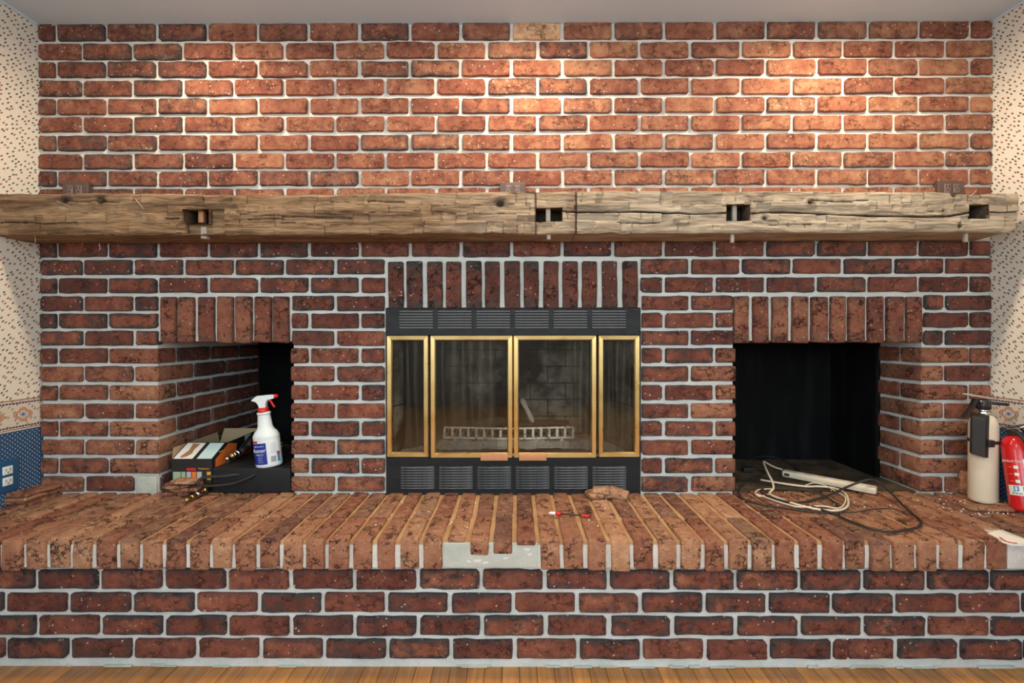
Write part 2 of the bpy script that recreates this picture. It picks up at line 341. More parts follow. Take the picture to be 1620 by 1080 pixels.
# ------------------------------------------------------------ mesh helper
class MB:
    def __init__(s): s.v = []; s.f = []; s.mi = []; s.sm = []; s.uv = None
    def add(s, vs, fs, mi=0, smooth=False, M=None):
        b = len(s.v)
        s.v += [tuple((M @ Vector(p)) if M is not None else p) for p in vs]
        s.f += [tuple(b + i for i in f) for f in fs]; s.mi += [mi] * len(fs); s.sm += [smooth] * len(fs); return s
    def box(s, x0, x1, y0, y1, z0, z1, mi=0, M=None):
        if x0 > x1: x0, x1 = x1, x0
        if y0 > y1: y0, y1 = y1, y0
        if z0 > z1: z0, z1 = z1, z0
        vs = [(x, y, z) for z in (z0, z1) for y in (y0, y1) for x in (x0, x1)]
        return s.add(vs, [(0, 2, 3, 1), (4, 5, 7, 6), (0, 1, 5, 4), (2, 6, 7, 3), (0, 4, 6, 2), (1, 3, 7, 5)], mi, False, M)
    def rbox(s, x0, x1, y0, y1, z0, z1, r, mi=0, M=None, seg=2):
        """rounded box"""
        hx, hy, hz = (x1-x0)/2, (y1-y0)/2, (z1-z0)/2; c = Vector(((x0+x1)/2, (y0+y1)/2, (z0+z1)/2))
        r = min(r, hx*.999, hy*.999, hz*.999)
        def line(h): return [-h] + [-h + r*k/seg for k in range(1, seg+1)] + [h - r*k/seg for k in range(seg, 0, -1)] + [h]
        def rnd(p):
            q = Vector((max(-hx+r, min(hx-r, p[0])), max(-hy+r, min(hy-r, p[1])), max(-hz+r, min(hz-r, p[2]))))
            d = Vector(p) - q
            return q + d.normalized()*r if d.length > 1e-9 else q
        L = (line(hx), line(hy), line(hz)); h = (hx, hy, hz); idx = {}; vs = []; fs = []
        def vid(p):
            k = tuple(round(a, 7) for a in p)
            if k not in idx: idx[k] = len(vs); vs.append(tuple(rnd(p) + c))
            return idx[k]
        for ax in range(3):
            a, b = (ax+1) % 3, (ax+2) % 3
            for sg in (-1, 1):
                for i in range(len(L[a])-1):
                    for j in range(len(L[b])-1):
                        q = []
                        for (ii, jj) in ((i, j), (i+1, j), (i+1, j+1), (i, j+1)):
                            p = [0, 0, 0]; p[ax] = sg*h[ax]; p[a] = L[a][ii]; p[b] = L[b][jj]; q.append(vid(p))
                        if sg < 0: q.reverse()
                        fs.append(tuple(q))
        return s.add(vs, fs, mi, True, M)
    def tube(s, pts, r, n=8, mi=0, cap=True, M=None, flat=1.0):
        pts = [Vector(p) for p in pts]; vs = []; fs = []; up = Vector((0, 0, 1)); prev = None
        rs = r if isinstance(r, (list, tuple)) else [r]*len(pts)
        for i, p in enumerate(pts):
            t = (pts[min(i+1, len(pts)-1)] - pts[max(i-1, 0)]).normalized()
            if prev is None: a = t.cross(up if abs(t.z) < .9 else Vector((1, 0, 0))).normalized()
            else: a = (prev - t*prev.dot(t)).normalized()
            b = t.cross(a); prev = a
            for k in range(n):
                an = 2*PI*k/n; vs.append(tuple(p + a*math.cos(an)*rs[i] + b*math.sin(an)*rs[i]*flat))
        for i in range(len(pts)-1):
            for k in range(n):
                k2 = (k+1) % n; fs.append((i*n+k, i*n+k2, (i+1)*n+k2, (i+1)*n+k))
        if cap: fs.append(tuple(range(n-1, -1, -1))); fs.append(tuple((len(pts)-1)*n+k for k in range(n)))
        return s.add(vs, [tuple(reversed(f)) for f in fs], mi, True, M)
    def lathe(s, prof, n=28, mi=0, M=None, sx=1.0, sy=1.0, cap=True):
        vs = []; fs = []
        for (r, z) in prof:
            for k in range(n):
                a = 2*PI*k/n; vs.append((r*math.cos(a)*sx, r*math.sin(a)*sy, z))
        for i in range(len(prof)-1):
            for k in range(n):
                k2 = (k+1) % n; fs.append((i*n+k, i*n+k2, (i+1)*n+k2, (i+1)*n+k))
        if cap: fs.append(tuple(range(n-1, -1, -1))); fs.append(tuple((len(prof)-1)*n+k for k in range(n)))
        return s.add(vs, fs, mi, True, M)
    def mesh(s, name, mats):
        me = bpy.data.meshes.new(name); me.from_pydata(s.v, [], s.f)
        for m in (mats if isinstance(mats, (list, tuple)) else [mats]): me.materials.append(MAT[m])
        me.polygons.foreach_set('material_index', s.mi); me.polygons.foreach_set('use_smooth', s.sm); me.update(); return me
    def build(s, name, mats, parent=None, **kw):
        return link(name, s.mesh(name, mats), parent, **kw)
def link(name, me, parent=None, loc=(0, 0, 0), rot=(0, 0, 0), kind=None, label=None):
    o = bpy.data.objects.new(name, me); COL.objects.link(o); o.location = loc; o.rotation_euler = rot
    if parent: o.parent = parent
    if kind: o['kind'] = kind
    if label: o['label'] = label
    return o
def tag(o, label, cat, group=None):
    o['label'] = label; o['category'] = cat
    if group: o['group'] = group
    return o
def thing(name, label, cat, loc=(0, 0, 0), rot=(0, 0, 0), group=None):
    o = bpy.data.objects.new(name, None); COL.objects.link(o); o.empty_display_size = .05
    o.location = loc; o.rotation_euler = rot; return tag(o, label, cat, group)
def struct(o, label=None):
    o['kind'] = 'structure'
    if label: o['label'] = label
    return o
def bez(pts, n=8):
    """catmull-rom"""
    P = [Vector(p) for p in pts]; P = [P[0]*2 - P[1]] + P + [P[-1]*2 - P[-2]]; out = []
    for i in range(1, len(P)-2):
        for k in range(n):
            t = k/n; a, b, c, d = P[i-1:i+3]
            out.append(.5*((2*b) + (c-a)*t + (2*a-5*b+4*c-d)*t*t + (3*b-a-3*c+d)*t**3))
    out.append(P[-2]); return out
def text_mesh(body, size, M, bend=None, depth=.0006):
    """flat lettering; local x right, z up, -y front; bend = (radius) wraps it round a cylinder of the local z axis"""
    c = bpy.data.curves.new('t', 'FONT'); c.body = body; c.size = size; c.extrude = depth/2; c.align_x = 'CENTER'; c.align_y = 'CENTER'; c.resolution_u = 2
    o = bpy.data.objects.new('t', c); dg = bpy.context.evaluated_depsgraph_get()
    COL.objects.link(o); dg.update(); me = bpy.data.meshes.new_from_object(o.evaluated_get(dg)); bpy.data.objects.remove(o); bpy.data.curves.remove(c)
    mb = MB(); vs = []
    for v in me.vertices:
        x, y, z = v.co
        if bend: r, a0 = bend; a = a0 + x/r; p = Vector(((r+z)*math.sin(a), -(r+z)*math.cos(a), y))
        else: p = Vector((x, -z, y))
        vs.append(tuple(p))
    mb.add(vs, [tuple(p.vertices) for p in me.polygons], 0, False, M); bpy.data.meshes.remove(me); return mb

# ------------------------------------------------------------ brick meshes
def brick_mesh(L, H, seed, depth=.03, rough=1.0, r=.0042):
    """front towards -Y with the face at y = 0; outline irregular, arris worn"""
    g = random.Random(seed); hx, hz = L/2, H/2; n = lambda a=.0014: g.uniform(-a, a)*rough
    c = [g.choice((.6, .9, 1.2, 1.3, 2.4))*r for _ in range(4)]
    pts = []
    nl = 4 if L > .12 else (2 if L > .07 else 1); ns = 4 if H > .12 else 1
    pts.append((-hx + c[0], -hz)); pts += [(-hx + L*(k+1)/(nl+1), -hz + n(.0021)) for k in range(nl)]; pts.append((hx - c[1], -hz))
    pts.append((hx, -hz + c[1])); pts += [(hx + n(), -hz + H*(k+1)/(ns+1)) for k in range(ns)]; pts.append((hx, hz - c[2]))
    pts.append((hx - c[2], hz)); pts += [(hx - L*(k+1)/(nl+1), hz + n(.0016)) for k in range(nl)]; pts.append((-hx + c[3], hz))
    pts.append((-hx, hz - c[3])); pts += [(-hx + n(), hz - H*(k+1)/(ns+1)) for k in range(ns)]; pts.append((-hx, -hz + c[0]))
    pts = [(x + n(.0008), z + n(.0008)) for x, z in pts]
    N = len(pts); bv = .003
    v = [(x, depth, z) for x, z in pts] + [(x, .0034 + n(.0008), z) for x, z in pts]
    v += [(x - math.copysign(min(bv, abs(x)), x)*(1 if abs(x) > hx - .02 else .12), 0 + n(.0008), z - math.copysign(bv + n(.0012), z)*(1 if abs(z) > hz*.6 else .3)) for x, z in pts]
    f = []; sm = []
    for q in (0, 1):
        for k in range(N): f.append((q*N+k, q*N+(k+1) % N, (q+1)*N+(k+1) % N, (q+1)*N+k))
    f.append(tuple(2*N + k for k in range(N)))
    mb = MB(); mb.v = v; mb.f = f; mb.mi = [0]*len(f); mb.sm = [True]*(2*N) + [False]
    return mb.mesh('brick', 'brick')
def block_mesh(lx, ly, lz, seed, r=.007, amp=.002, mat='brick_rough', nx=3, ny=4, nz=3, name='brick'):
    """rough rounded block, centred"""
    g = random.Random(seed); off = Vector((g.uniform(0, 99), g.uniform(0, 99), g.uniform(0, 99)))
    def line(h, n):
        rr = min(r*1.2, h*.6); k = max(n-2, 1); return [-h] + [-h + rr + (2*h-2*rr)*i/k for i in range(k+1)] + [h]
    h = (lx/2, ly/2, lz/2); L = (line(h[0], nx), line(h[1], ny), line(h[2], nz)); idx = {}; vs = []; fs = []
    def vid(p):
        k = tuple(round(a, 6) for a in p)
        if k not in idx:
            q = Vector([max(-h[i]+min(r, h[i]*.7), min(h[i]-min(r, h[i]*.7), p[i])) for i in range(3)]); d = Vector(p) - q
            if d.length > 1e-9: d = d.normalized()*min(r, d.length)
            o = q + d; nv = mnoise.noise_vector(o*28 + off)*amp + mnoise.noise_vector(o*90 + off)*amp*.6
            idx[k] = len(vs); vs.append(tuple(o + nv))
        return idx[k]
    for ax in range(3):
        a, b = (ax+1) % 3, (ax+2) % 3
        for sg in (-1, 1):
            for i in range(len(L[a])-1):
                for j in range(len(L[b])-1):
                    q = []
                    for (ii, jj) in ((i, j), (i+1, j), (i+1, j+1), (i, j+1)):
                        p = [0, 0, 0]; p[ax] = sg*h[ax]; p[a] = L[a][ii]; p[b] = L[b][jj]; q.append(vid(p))
                    if sg < 0: q.reverse()
                    fs.append(tuple(q))
    mb = MB(); mb.add(vs, fs, 0, True); return mb.mesh(name, mat)
CACHE = {}
def cached(kind, a, b, nvar=8, c=None, **kw):
    q = .004; k = (kind, round(a/q), round(b/q), None if c is None else round(c/q), R.randrange(nvar))
    if k not in CACHE:
        CACHE[k] = brick_mesh(a, b, len(CACHE)*7+3, **kw) if kind == 'face' else block_mesh(a, c, b, len(CACHE)*5+1, **kw)
    return CACHE[k]
def put_face(parent, xc, zc, L, H, y=0.0, rz=0.0, tone=.5, char=.5, dust=.1, yc=None, tilt=None):
    me = cached('face', L, H, 10 if L > .15 else 5)
    o = link('brick', me, parent)
    o.location = (xc + R.uniform(-.0008, .0008), y + R.uniform(-.0015, .002), zc + R.uniform(-.0012, .0012))
    flip = R.random() < .5
    o.rotation_euler = (R.uniform(-.006, .006), (PI if flip else 0) + R.uniform(-.006, .006), rz)
    o.color = (tone, char, dust, 1); return o

# ------------------------------------------------------------ room shell
XL, XR = W(61, 300, 0).x, W(1570, 300, 0).x
XLw, XRw = XL - .004, XR + .004
YB = -5.2
fl = struct(MB().box(XLw-.1, XRw+.1, YB, .9, -.05, -.020).build('floor', 'charred_wood'), 'golden strip oak floor at the foot of the raised hearth')
pw = .0565; k = 0
pm = [MB().rbox(0, pw-.0012, YB, -.36, -.02, 0.0, .001, seg=1).mesh('plank', 'oak_floor')]
x = XLw
while x < XRw - .01:
    link('plank', pm[0], fl, (x, 0, 0)); x += pw
struct(MB().box(XLw-.1, XRw+.1, YB, .9, CEIL, CEIL+.06).build('ceiling', 'ceiling_paint'), 'pale grey painted ceiling')
struct(MB().box(XLw-.12, XLw, YB, .9, 0, CEIL).build('wall_left', 'wallpaper'), 'left wall with sprigged wallpaper above a border and blue dotted paper')
struct(MB().box(XRw, XRw+.12, YB, .9, 0, CEIL).build('wall_right', 'wallpaper'), 'right wall with sprigged wallpaper above a border and blue dotted paper')
struct(MB().box(XLw-.1, XRw+.1, YB-.1, YB, 0, CEIL).build('wall_front', 'plain_wall'))
# thin caulk beads where the wallpaper meets the ceiling
struct(MB().box(XLw, XLw+.006, YB, 0, CEIL-.006, CEIL).build('trim_1', 'ceiling_paint'))
struct(MB().box(XRw-.006, XRw, YB, 0, CEIL-.006, CEIL).build('trim_2', 'ceiling_paint'))

# ------------------------------------------------------------ brickwork of the back wall
ROWS = [(37, 62), (68, 91.5), (97, 120), (126, 149.5), (156, 178.5), (184.5, 207), (214, 236.5), (243, 265), (270.5, 293), (298.5, 321)]
LOW = {12: (383.5, 405), 13: (411, 433.5), 14: (440, 462.5), 15: (469, 490.5), 16: (496, 518), 17: (524, 545.5), 18: (551.5, 574), 19: (580, 603),
       20: (610, 632.5), 21: (639, 661.5), 22: (668, 689.5), 23: (697, 719), 24: (726, 748.5), 25: (755, 777.5)}
SC = 1/385.0
EVEN0 = W(88.2, 330, 0).x; PITCH = (W(1536, 330, 0).x - EVEN0)/18
ODD0 = EVEN0 + PITCH*.515
MJ = .0135                                     # joint width
HTOP = W(810, 780, 0).z                         # top of the hearth
def zrow(r): return W(300, r[1]+.6, 0).z, W(300, r[0]-.5, 0).z
def split(i, a, b, jl=0, jr=0):
    """bricks of course i between X=a and X=b (running bond lattice)"""
    off = EVEN0 if i % 2 == 0 else ODD0
    js = [off + PITCH*k for k in range(-3, 24)]; cuts = [a] + [j for j in js if a + .03 < j < b - .03] + [b]; out = []
    for k in range(len(cuts)-1):
        l = cuts[k] + (MJ/2 if k > 0 else 0); r = cuts[k+1] - (MJ/2 if k < len(cuts)-2 else 0); out.append((l, r))
    return out
wb = struct(MB().box(XLw, XRw, .012, .12, W(810, 390, 0).z, CEIL).build('wall_back', 'mortar'), 'red brick chimney wall above the timber mantel')
for i, r in enumerate(ROWS):
    z0, z1 = zrow(r)
    for l, rr in split(i, XL, XR):
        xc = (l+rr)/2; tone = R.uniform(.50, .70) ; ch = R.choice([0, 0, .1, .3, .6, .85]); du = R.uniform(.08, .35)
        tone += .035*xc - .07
        if xc > .4: ch *= .7
        if xc < -1.2: ch = max(ch, R.choice([.2, .5, .9])); tone -= .08
        if i == 0 and ch < .5 and R.random() < .5: tone -= .1
        if i == 0 and 0.05 < xc < .2: tone, ch, du = .93, 0, .25
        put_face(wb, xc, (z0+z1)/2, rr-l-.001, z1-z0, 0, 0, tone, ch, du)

# below the mantel: brick surround with two log niches and the firebox
sur = thing('brick_surround', 'dark red brick fireplace surround below the mantel with two open niches', 'fireplace', (0, 0, HTOP))
def child(name, mb, mats, par=sur, **kw):
    o = mb.build(name, mats, par, **kw); o.matrix_parent_inverse = Matrix.Translation(-Vector(par.location)); return o
ZT = W(810, 390, 0).z
xn0, xn1 = W(250, 600, 0).x, W(459, 600, 0).x       # left niche
xf0, xf1 = W(609, 600, 0).x, W(1014.5, 600, 0).x    # firebox
xm0, xm1 = W(1165, 600, 0).x, W(1458, 600, 0).x     # right niche
zn = W(810, 541.5, 0).z; zf = W(810, 487.5, 0).z
mo = MB(); Y0, Y1 = .012, .95; e = .010
YN = .73                                             # depth of the left brick reveal
mo.box(XL, xn0-e, Y0, Y1, HTOP-.1, ZT); mo.box(xn1+e, xf0, Y0, .12, HTOP-.1, ZT); mo.box(xf1, xm0-e, Y0, .12, HTOP-.1, ZT); mo.box(xm1+e, XR, Y0, .6, HTOP-.1, ZT)
mo.box(xn0-e, xn1+e, Y0, .11, zn+.006, ZT); mo.box(xf0, xf1, Y0, .11, zf+.004, ZT); mo.box(xm0-e, xm1+e, Y0, .11, zn+.006, ZT)
child('mortar', mo, 'mortar_cool')
def pf(*a, **k):
    o = put_face(sur, *a, **k); o.matrix_parent_inverse = Matrix.Translation(-Vector(sur.location)); return o
def tone_low(): return R.choice([.22, .30, .36, .42, .46]), R.choice([.35, .55, .8, 1, 1]), R.choice([0, .05, .12])
for i, r in LOW.items():
    z0, z1 = zrow(r); zc = (z0+z1)/2; H = z1-z0; segs = []
    g = MJ
    if i in (12,): segs = [(XL, XR)]
    elif i in (13, 14): segs = [(XL, xf0), (xf1, XR)]
    elif i in (15, 16, 17):
        rr_ = W(1163, 500, 0).x
        segs = [(XL, W(248, 500, 0).x), (W(461, 500, 0).x, xf0-.003), (xf1+.003, W(1160, 500, 0).x), (W(1464, 500, 0).x, XR)]
    else: segs = [(XL, xn0), (xn1, xf0-.003), (xf1+.003, xm0), (xm1, XR)]
    for si, (a, b) in enumerate(segs):
        for l, rr in split(i, a, b):
            if i == 25 and si == 0 and rr > W(212, 760, 0).x + .03: 
                continue
            t, c, d = tone_low()
            if i >= 20: t += .06
            if i <= 14: t -= .05; c = min(1, c+.1)
            if i >= 18 and (si == 0 or si == 3): t += .07; c *= .7
            cornerL = i >= 18 and si == 0 and abs(rr - xn0) < .002
            cornerR = i >= 18 and si == 3 and abs(l - xm1) < .002
            if cornerL or cornerR:
                ly = .100 if i % 2 == 0 else .205
                o = link('brick', cached('blk', rr-l, H, 3, ly, r=.006, amp=.0022, nx=4, ny=5), sur)
                o.location = ((l+rr)/2, ly/2, zc); o.color = (t+.1, c*.6, d, 1); o.matrix_parent_inverse = Matrix.Translation(-Vector(sur.location))
            elif i >= 18 and ((si == 1 and abs(l - xn1) < .002) or (si == 2 and abs(rr - xm0) < .002)):
                o = link('brick', cached('blk', rr-l, H, 4, .1, r=.008, amp=.0025, nx=4), sur)
                o.location = ((l+rr)/2, .05, zc); o.color = (t+.12, c*.5, d+.1, 1); o.matrix_parent_inverse = Matrix.Translation(-Vector(sur.location))
            else: pf((l+rr)/2, zc, rr-l-.001, H, 0, 0, t, c, d)
    if i >= 18:
        # reveal of the left niche (faces +X) and of the right niche (faces -X)
        y = (.100 if i % 2 == 0 else .205) + MJ
        if i == 25: y = .02
        while y < YN - .03:
            L = min(.205, YN - y); t, c, d = tone_low()
            me = cached('face', L, H, 5); o = link('brick', me, sur, (xn0 + R.uniform(-.002, .002), y + L/2, zc), (0, 0, PI/2)); o.color = (t-.02, c, d, 1)
            o.matrix_parent_inverse = Matrix.Translation(-Vector(sur.location)); y += L + MJ
        y = (.100 if i % 2 == 0 else .205) + MJ
        if y < .2:
            L = .235 - y; me = cached('face', L, H, 5); o = link('brick', me, sur, (xm1 + R.uniform(-.002, .002), y + L/2, zc), (0, 0, -PI/2)); o.color = (.5, .4, .1, 1)
            o.matrix_parent_inverse = Matrix.Translation(-Vector(sur.location))
# patched corner where a brick is missing
child('mortar_patch', MB().rbox(W(214, 765, 0).x, xn0-.012, .002, .05, HTOP-.02, W(230, 753, 0).z, .006), 'mortar_patch', label='grey green mortar patch where a brick is missing')
# soldier courses (bricks on end)
def soldier(xs, ya, yb, w, tone, char, dust, y=-.004, jut=0):
    z1, z0 = W(810, ya, 0).z, W(810, yb, 0).z
    for px in xs:
        X = W(px, (ya+yb)/2, 0).x; ww = w*SC + R.uniform(-.002, .002); hh = z1 - z0 + R.uniform(-.003, .003)
        o = link('brick', cached('blk', ww, hh, 4, .09, r=.006, amp=.0022, nx=3, nz=6, ny=3), sur)
        o.location = (X, y + .045 + R.uniform(-.003, .003), (z0+z1)/2); o.rotation_euler = (0, R.uniform(-.012, .012), R.uniform(-.02, .02))
        o.color = (tone + R.uniform(-.12, .12), char*R.uniform(.4, 1), dust, 1); o.matrix_parent_inverse = Matrix.Translation(-Vector(sur.location))
soldier([626, 655.5, 688, 717.5, 749.5, 779, 810.5, 840.5, 872, 902.5, 933, 965, 997.5], 413, 487.5, 24.5, .24, 1.2, .08)
soldier([265.5, 294.5, 325.5, 356, 385.5, 416, 444.5], 468.5, 541.5, 25, .48, .7, .1, -.006)
soldier([1173, 1204, 1234.5, 1266, 1296.5, 1326.5, 1356, 1386, 1416.5, 1447], 469.5, 542.5, 24, .48, .55, .12, -.006)
# black linings of the niches
lin = MB()
lin.box(xn0-.02, xn1+.6, YN, YN+.02, HTOP-.02, zn+.2); lin.box(xn1+.55, xn1+.57, .12, YN, HTOP-.02, zn+.2); lin.box(xn0-.02, xn1+.57, .11, YN, zn+.004, zn+.024)
lin.box(xn1+.03, xn1+.57, .121, .125, HTOP-.02, zn+.02)
child('niche_lining', lin, 'black_board', label='black painted lining of the left niche')
lin = MB(); yb = .50
lin.box(xm0-.3, xm1+.03, yb, yb+.02, HTOP-.02, zn+.1); lin.box(W(1389, 650, .2).x, W(1389, 650, .2).x+.02, .212, yb+.01, HTOP-.02, zn+.1)
lin.box(xm0-.3, xm0-.28, .12, yb, HTOP-.02, zn+.1); lin.box(xm0-.29, xm1, .11, yb, zn+.004, zn+.024); lin.box(xm0-.28, xm0-.01, .121, .125, HTOP-.02, zn+.1)
child('niche_lining', lin, 'black_board', label='black painted board lining of the right niche')
child('niche_floor', MB().box(xm0-.29, xm1+.02, .035, yb, HTOP-.03, HTOP-.002), 'dusty_floor', label='dark dusty floor of the right niche')
child('niche_floor', MB().box(xn0-.02, xn1+.57, .03, YN, HTOP-.03, HTOP-.002), 'dusty_floor')

# ------------------------------------------------------------ raised hearth
he = thing('raised_hearth', 'raised red brick hearth with overhanging cap of bricks on edge', 'hearth', (0, 0, 0))
YF = HZ(810, 853.5, HTOP).y; YS = HZ(810, 816.5, HTOP).y; YFACE = YF + .036
fpit = (W(1561.7, 860, YF).x - W(36, 860, YF).x)/41; fx0 = W(36, 860, YF).x
CH = W(810, 902, YF).z                     # bottom of the cap
MB().box(XLw, XRw, YFACE+.012, .02, 0, CH+.02).build('mortar', 'mortar_cool', he)
MB().box(XLw, XRw, YF+.010, .03, CH+.004, HTOP-.022).build('mortar', 'mortar', he)
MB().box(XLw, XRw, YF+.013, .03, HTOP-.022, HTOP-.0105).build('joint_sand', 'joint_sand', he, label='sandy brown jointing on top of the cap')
capw = fpit*.79
kk = int((XLw - fx0)/fpit) - 1
while True:
    xa = fx0 + kk*fpit; kk += 1
    if xa + fpit > XRw + .02: break
    if xa < XLw - .01: continue
    xc = xa + fpit/2; px = 36 + (kk-1)*37.1
    w_ = min(capw + R.uniform(-.003, .003), 2*(XRw - xc), 2*(xc - XLw)); warm = R.uniform(.52, .80)
    hgt = HTOP - CH; yf = YF + R.uniform(-.004, .004); zb = CH
    if 697 < px < 702 or 700 < px < 730: yf = YF + .010; zb = HTOP - .012 ; 
    elif 730 < px < 765: zb = CH + .046
    elif 765 < px < 800: zb = CH + .050
    elif 800 < px < 840: zb = HTOP - .022
    if 1590 < px < 1630: yf = YF + .085
    if True:
        o = link('brick', cached('blk', w_, HTOP-zb, 7, YS-yf-.006, r=.005, amp=.0026, nx=3, ny=5, nz=4), he)
        o.location = (xc, (YS-.006+yf)/2, (HTOP+zb)/2 + R.uniform(-.0035, .003)); o.rotation_euler = (R.uniform(-.008, .008), R.uniform(-.02, .02), R.uniform(-.012, .012))
        o.color = (warm, R.choice([.0, .05, .15, .5]), R.uniform(.1, .3), 1)
    # back row, slightly off the front one's pitch
    yb_ = .03 if (xm0 < xc < xm1) else .012
    o = link('brick', cached('blk', w_, .07, 7, yb_-YS-.004, r=.0045, amp=.0024, nx=3, ny=5, nz=3), he)
    o.location = (xc + .002, (YS+yb_+.004)/2, HTOP-.035 + R.uniform(-.0035, .001)); o.rotation_euler = (R.uniform(-.008, .008), R.uniform(-.02, .02), R.uniform(-.012, .012))
    o.color = (warm + R.uniform(-.14, .05), R.choice([.0, .1, .4]), R.uniform(.3, .6), 1)
# mortar left behind where cap bricks have broken away
g0, g1 = W(699, 870, YF).x, W(851, 870, YF).x
MB().rbox(g0, g1, YF+.006, YF+.05, CH+.006, HTOP-.014, .003).build('mortar_patch', 'mortar_patch', he, label='bare grey mortar where cap bricks broke off')
mb = MB()
for (px, py, rr) in ((755, 888, .012), (768, 891, .010), (742, 889, .008), (833, 870, .011), (838, 878, .009), (800, 884, .008)):
    p = W(px, py, YF+.004); me = Matrix.Translation(p)
    MB().rbox(-rr*1.1, rr*1.1, .000, .01, -rr*.5, rr*.5, .004, M=me @ Matrix.Rotation(R.uniform(-.4, .4), 4, 'Y')).build('mortar_lump', 'mortar', he)
px1 = W(1597, 870, YF).x
MB().rbox(px1, px1+fpit*.98, YF+.004, YF+.085, CH+.004, HTOP-.004, .003).build('mortar_patch', 'mortar', he, label='pale bedding mortar at the right end of the cap')
# front face courses
FROWS = [(903, 933, 55, 0), (940, 969.5, 5, 1), (977, 1006, 56, 0), (1013.5, 1043, 7, 1)]
for ri, (ya, yb2, j0, _) in enumerate(FROWS):
    z1, z0 = W(810, ya, YFACE).z, W(810, yb2, YFACE).z
    P = 100.9*(1.0) ; jx = [W(j0 + P*k, ya, YFACE).x for k in range(-4, 22)]
    jx = [XL-.002] + [a for a in jx if XL + .03 < a < XR - .03] + [XR+.002]
    for l, r in zip(jx[:-1], jx[1:]):
        t, c, d = R.choice([.28, .36, .42, .48]), R.choice([.4, .7, 1, 1, 1]), R.choice([0, .04])
        bits = [(l+.007, r-.007)]
        if ri == 3 and l < W(1330, 1030, YFACE).x < r:
            m = W(1344, 1030, YFACE).x; bits = [(l+.007, m-.002), (m+.002, r-.007)]
        for a, b in bits:
            o = put_face(he, (a+b)/2, (z0+z1)/2, b-a, z1-z0, YFACE, 0, t, c, d)
mb = MB()    # ragged mortar crumbs along the floor
for k in range(34):
    X = R.uniform(-1.6, 1.6); mb.rbox(X, X+R.uniform(.01, .12), YFACE+.004+R.uniform(.0, .006), YFACE+.014, 0, R.uniform(.002, .009), .002, seg=1)
mb.build('mortar_crumb', 'mortar_patch', he, kind='stuff')

# ------------------------------------------------------------ mantel beam
YM = HZ(810, 368.5, W(810, 383, 0).z).y
mant = thing('mantel_beam', 'long hand-hewn weathered oak beam used as mantel shelf', 'mantel', (0, 0, W(810, 383, 0).z))
def interp(tab, x):
    for (a, b), (c, d) in zip(tab[:-1], tab[1:]):
        if a <= x <= c: return b + (d-b)*(x-a)/(c-a)
    return tab[0][1] if x < tab[0][0] else tab[-1][1]
TOPY = [(-60, 305.5), (60, 306.5), (150, 304.5), (250, 306), (400, 308), (560, 306.5), (700, 304), (847, 302.5), (911, 302), (1100, 301.5), (1350, 303), (1480, 303), (1530, 307), (1570, 306), (1614, 305.5)]
BOTY = [(-60, 371), (300, 371), (560, 369.5), (640, 369), (720, 366), (847, 369), (911, 368), (1100, 367.5), (1350, 366.5), (1440, 365.5), (1530, 365), (1600, 366.5), (1614, 362)]
HOLES = [(288, 330, 330, 353), (848, 328, 890, 350.5), (1150, 322, 1188, 349.5), (1533, 323, 1566, 346)]
# (x0,y0,x1,y1,depth m) recessed lap areas ; smooth = freshly cut
LAPS = [(292, 353, 330, 369, .022), (848, 300, 911, 373, .012), (1150, 322, 1210, 367, .016), (1210, 325, 1228, 366, .008), (1533, 300, 1620, 372, .010)]
CRACK = [(890, 334), (911, 334.5), (1000, 334), (1060, 336), (1100, 338), (1150, 336.5), (1200, 336.5), (1240, 334.5), (1290, 337), (1330, 339.5), (1400, 341), (1470, 342.5), (1505, 341), (1540, 335), (1605, 335)]
FAC = []
g = random.Random(11)
for band, (ya, yb2) in enumerate(((300, 322), (322, 338), (338, 352), (352, 373))):
    x = -70.0
    while x < 1620:
        wd = g.uniform(9, 26) if g.random() < .65 else g.uniform(30, 90)
        FAC.append((x, x+wd, ya + g.uniform(-4, 4), yb2 + g.uniform(-4, 4), g.uniform(0, .007), g.uniform(-.007, .007), g.uniform(-.004, .006), g.random()))
        x += wd
def facet(px, py):
    d = 0; dk = 0
    for (a, b, c, e_, dep, sx, sy, rr) in FACX.get(int(px)//20, ()):
        if a <= px < b and c <= py < e_:
            u = (px-a)/(b-a); v = (py-c)/(e_-c); q = dep + sx*(u-.5) + sy*(v-.5)
            if q > d: d = q
            if rr < .4 and px-a < 1.1: dk = max(dk, .65 if rr < .2 else .4); d += .0015  # step shade painted as dark lines along facet edges
            if rr > .35 and rr < .75 and e_-py < 1.6 and mnoise.noise(Vector((px*.08, a, 0))) > -.15: dk = max(dk, .55); d += .0015
            if rr > .93: dk = max(dk, .22)
    return d, dk
FACX = {}
for F in FAC:
    for k in range(int(F[0])//20 - 1, int(F[1])//20 + 2): FACX.setdefault(k, []).append(F)
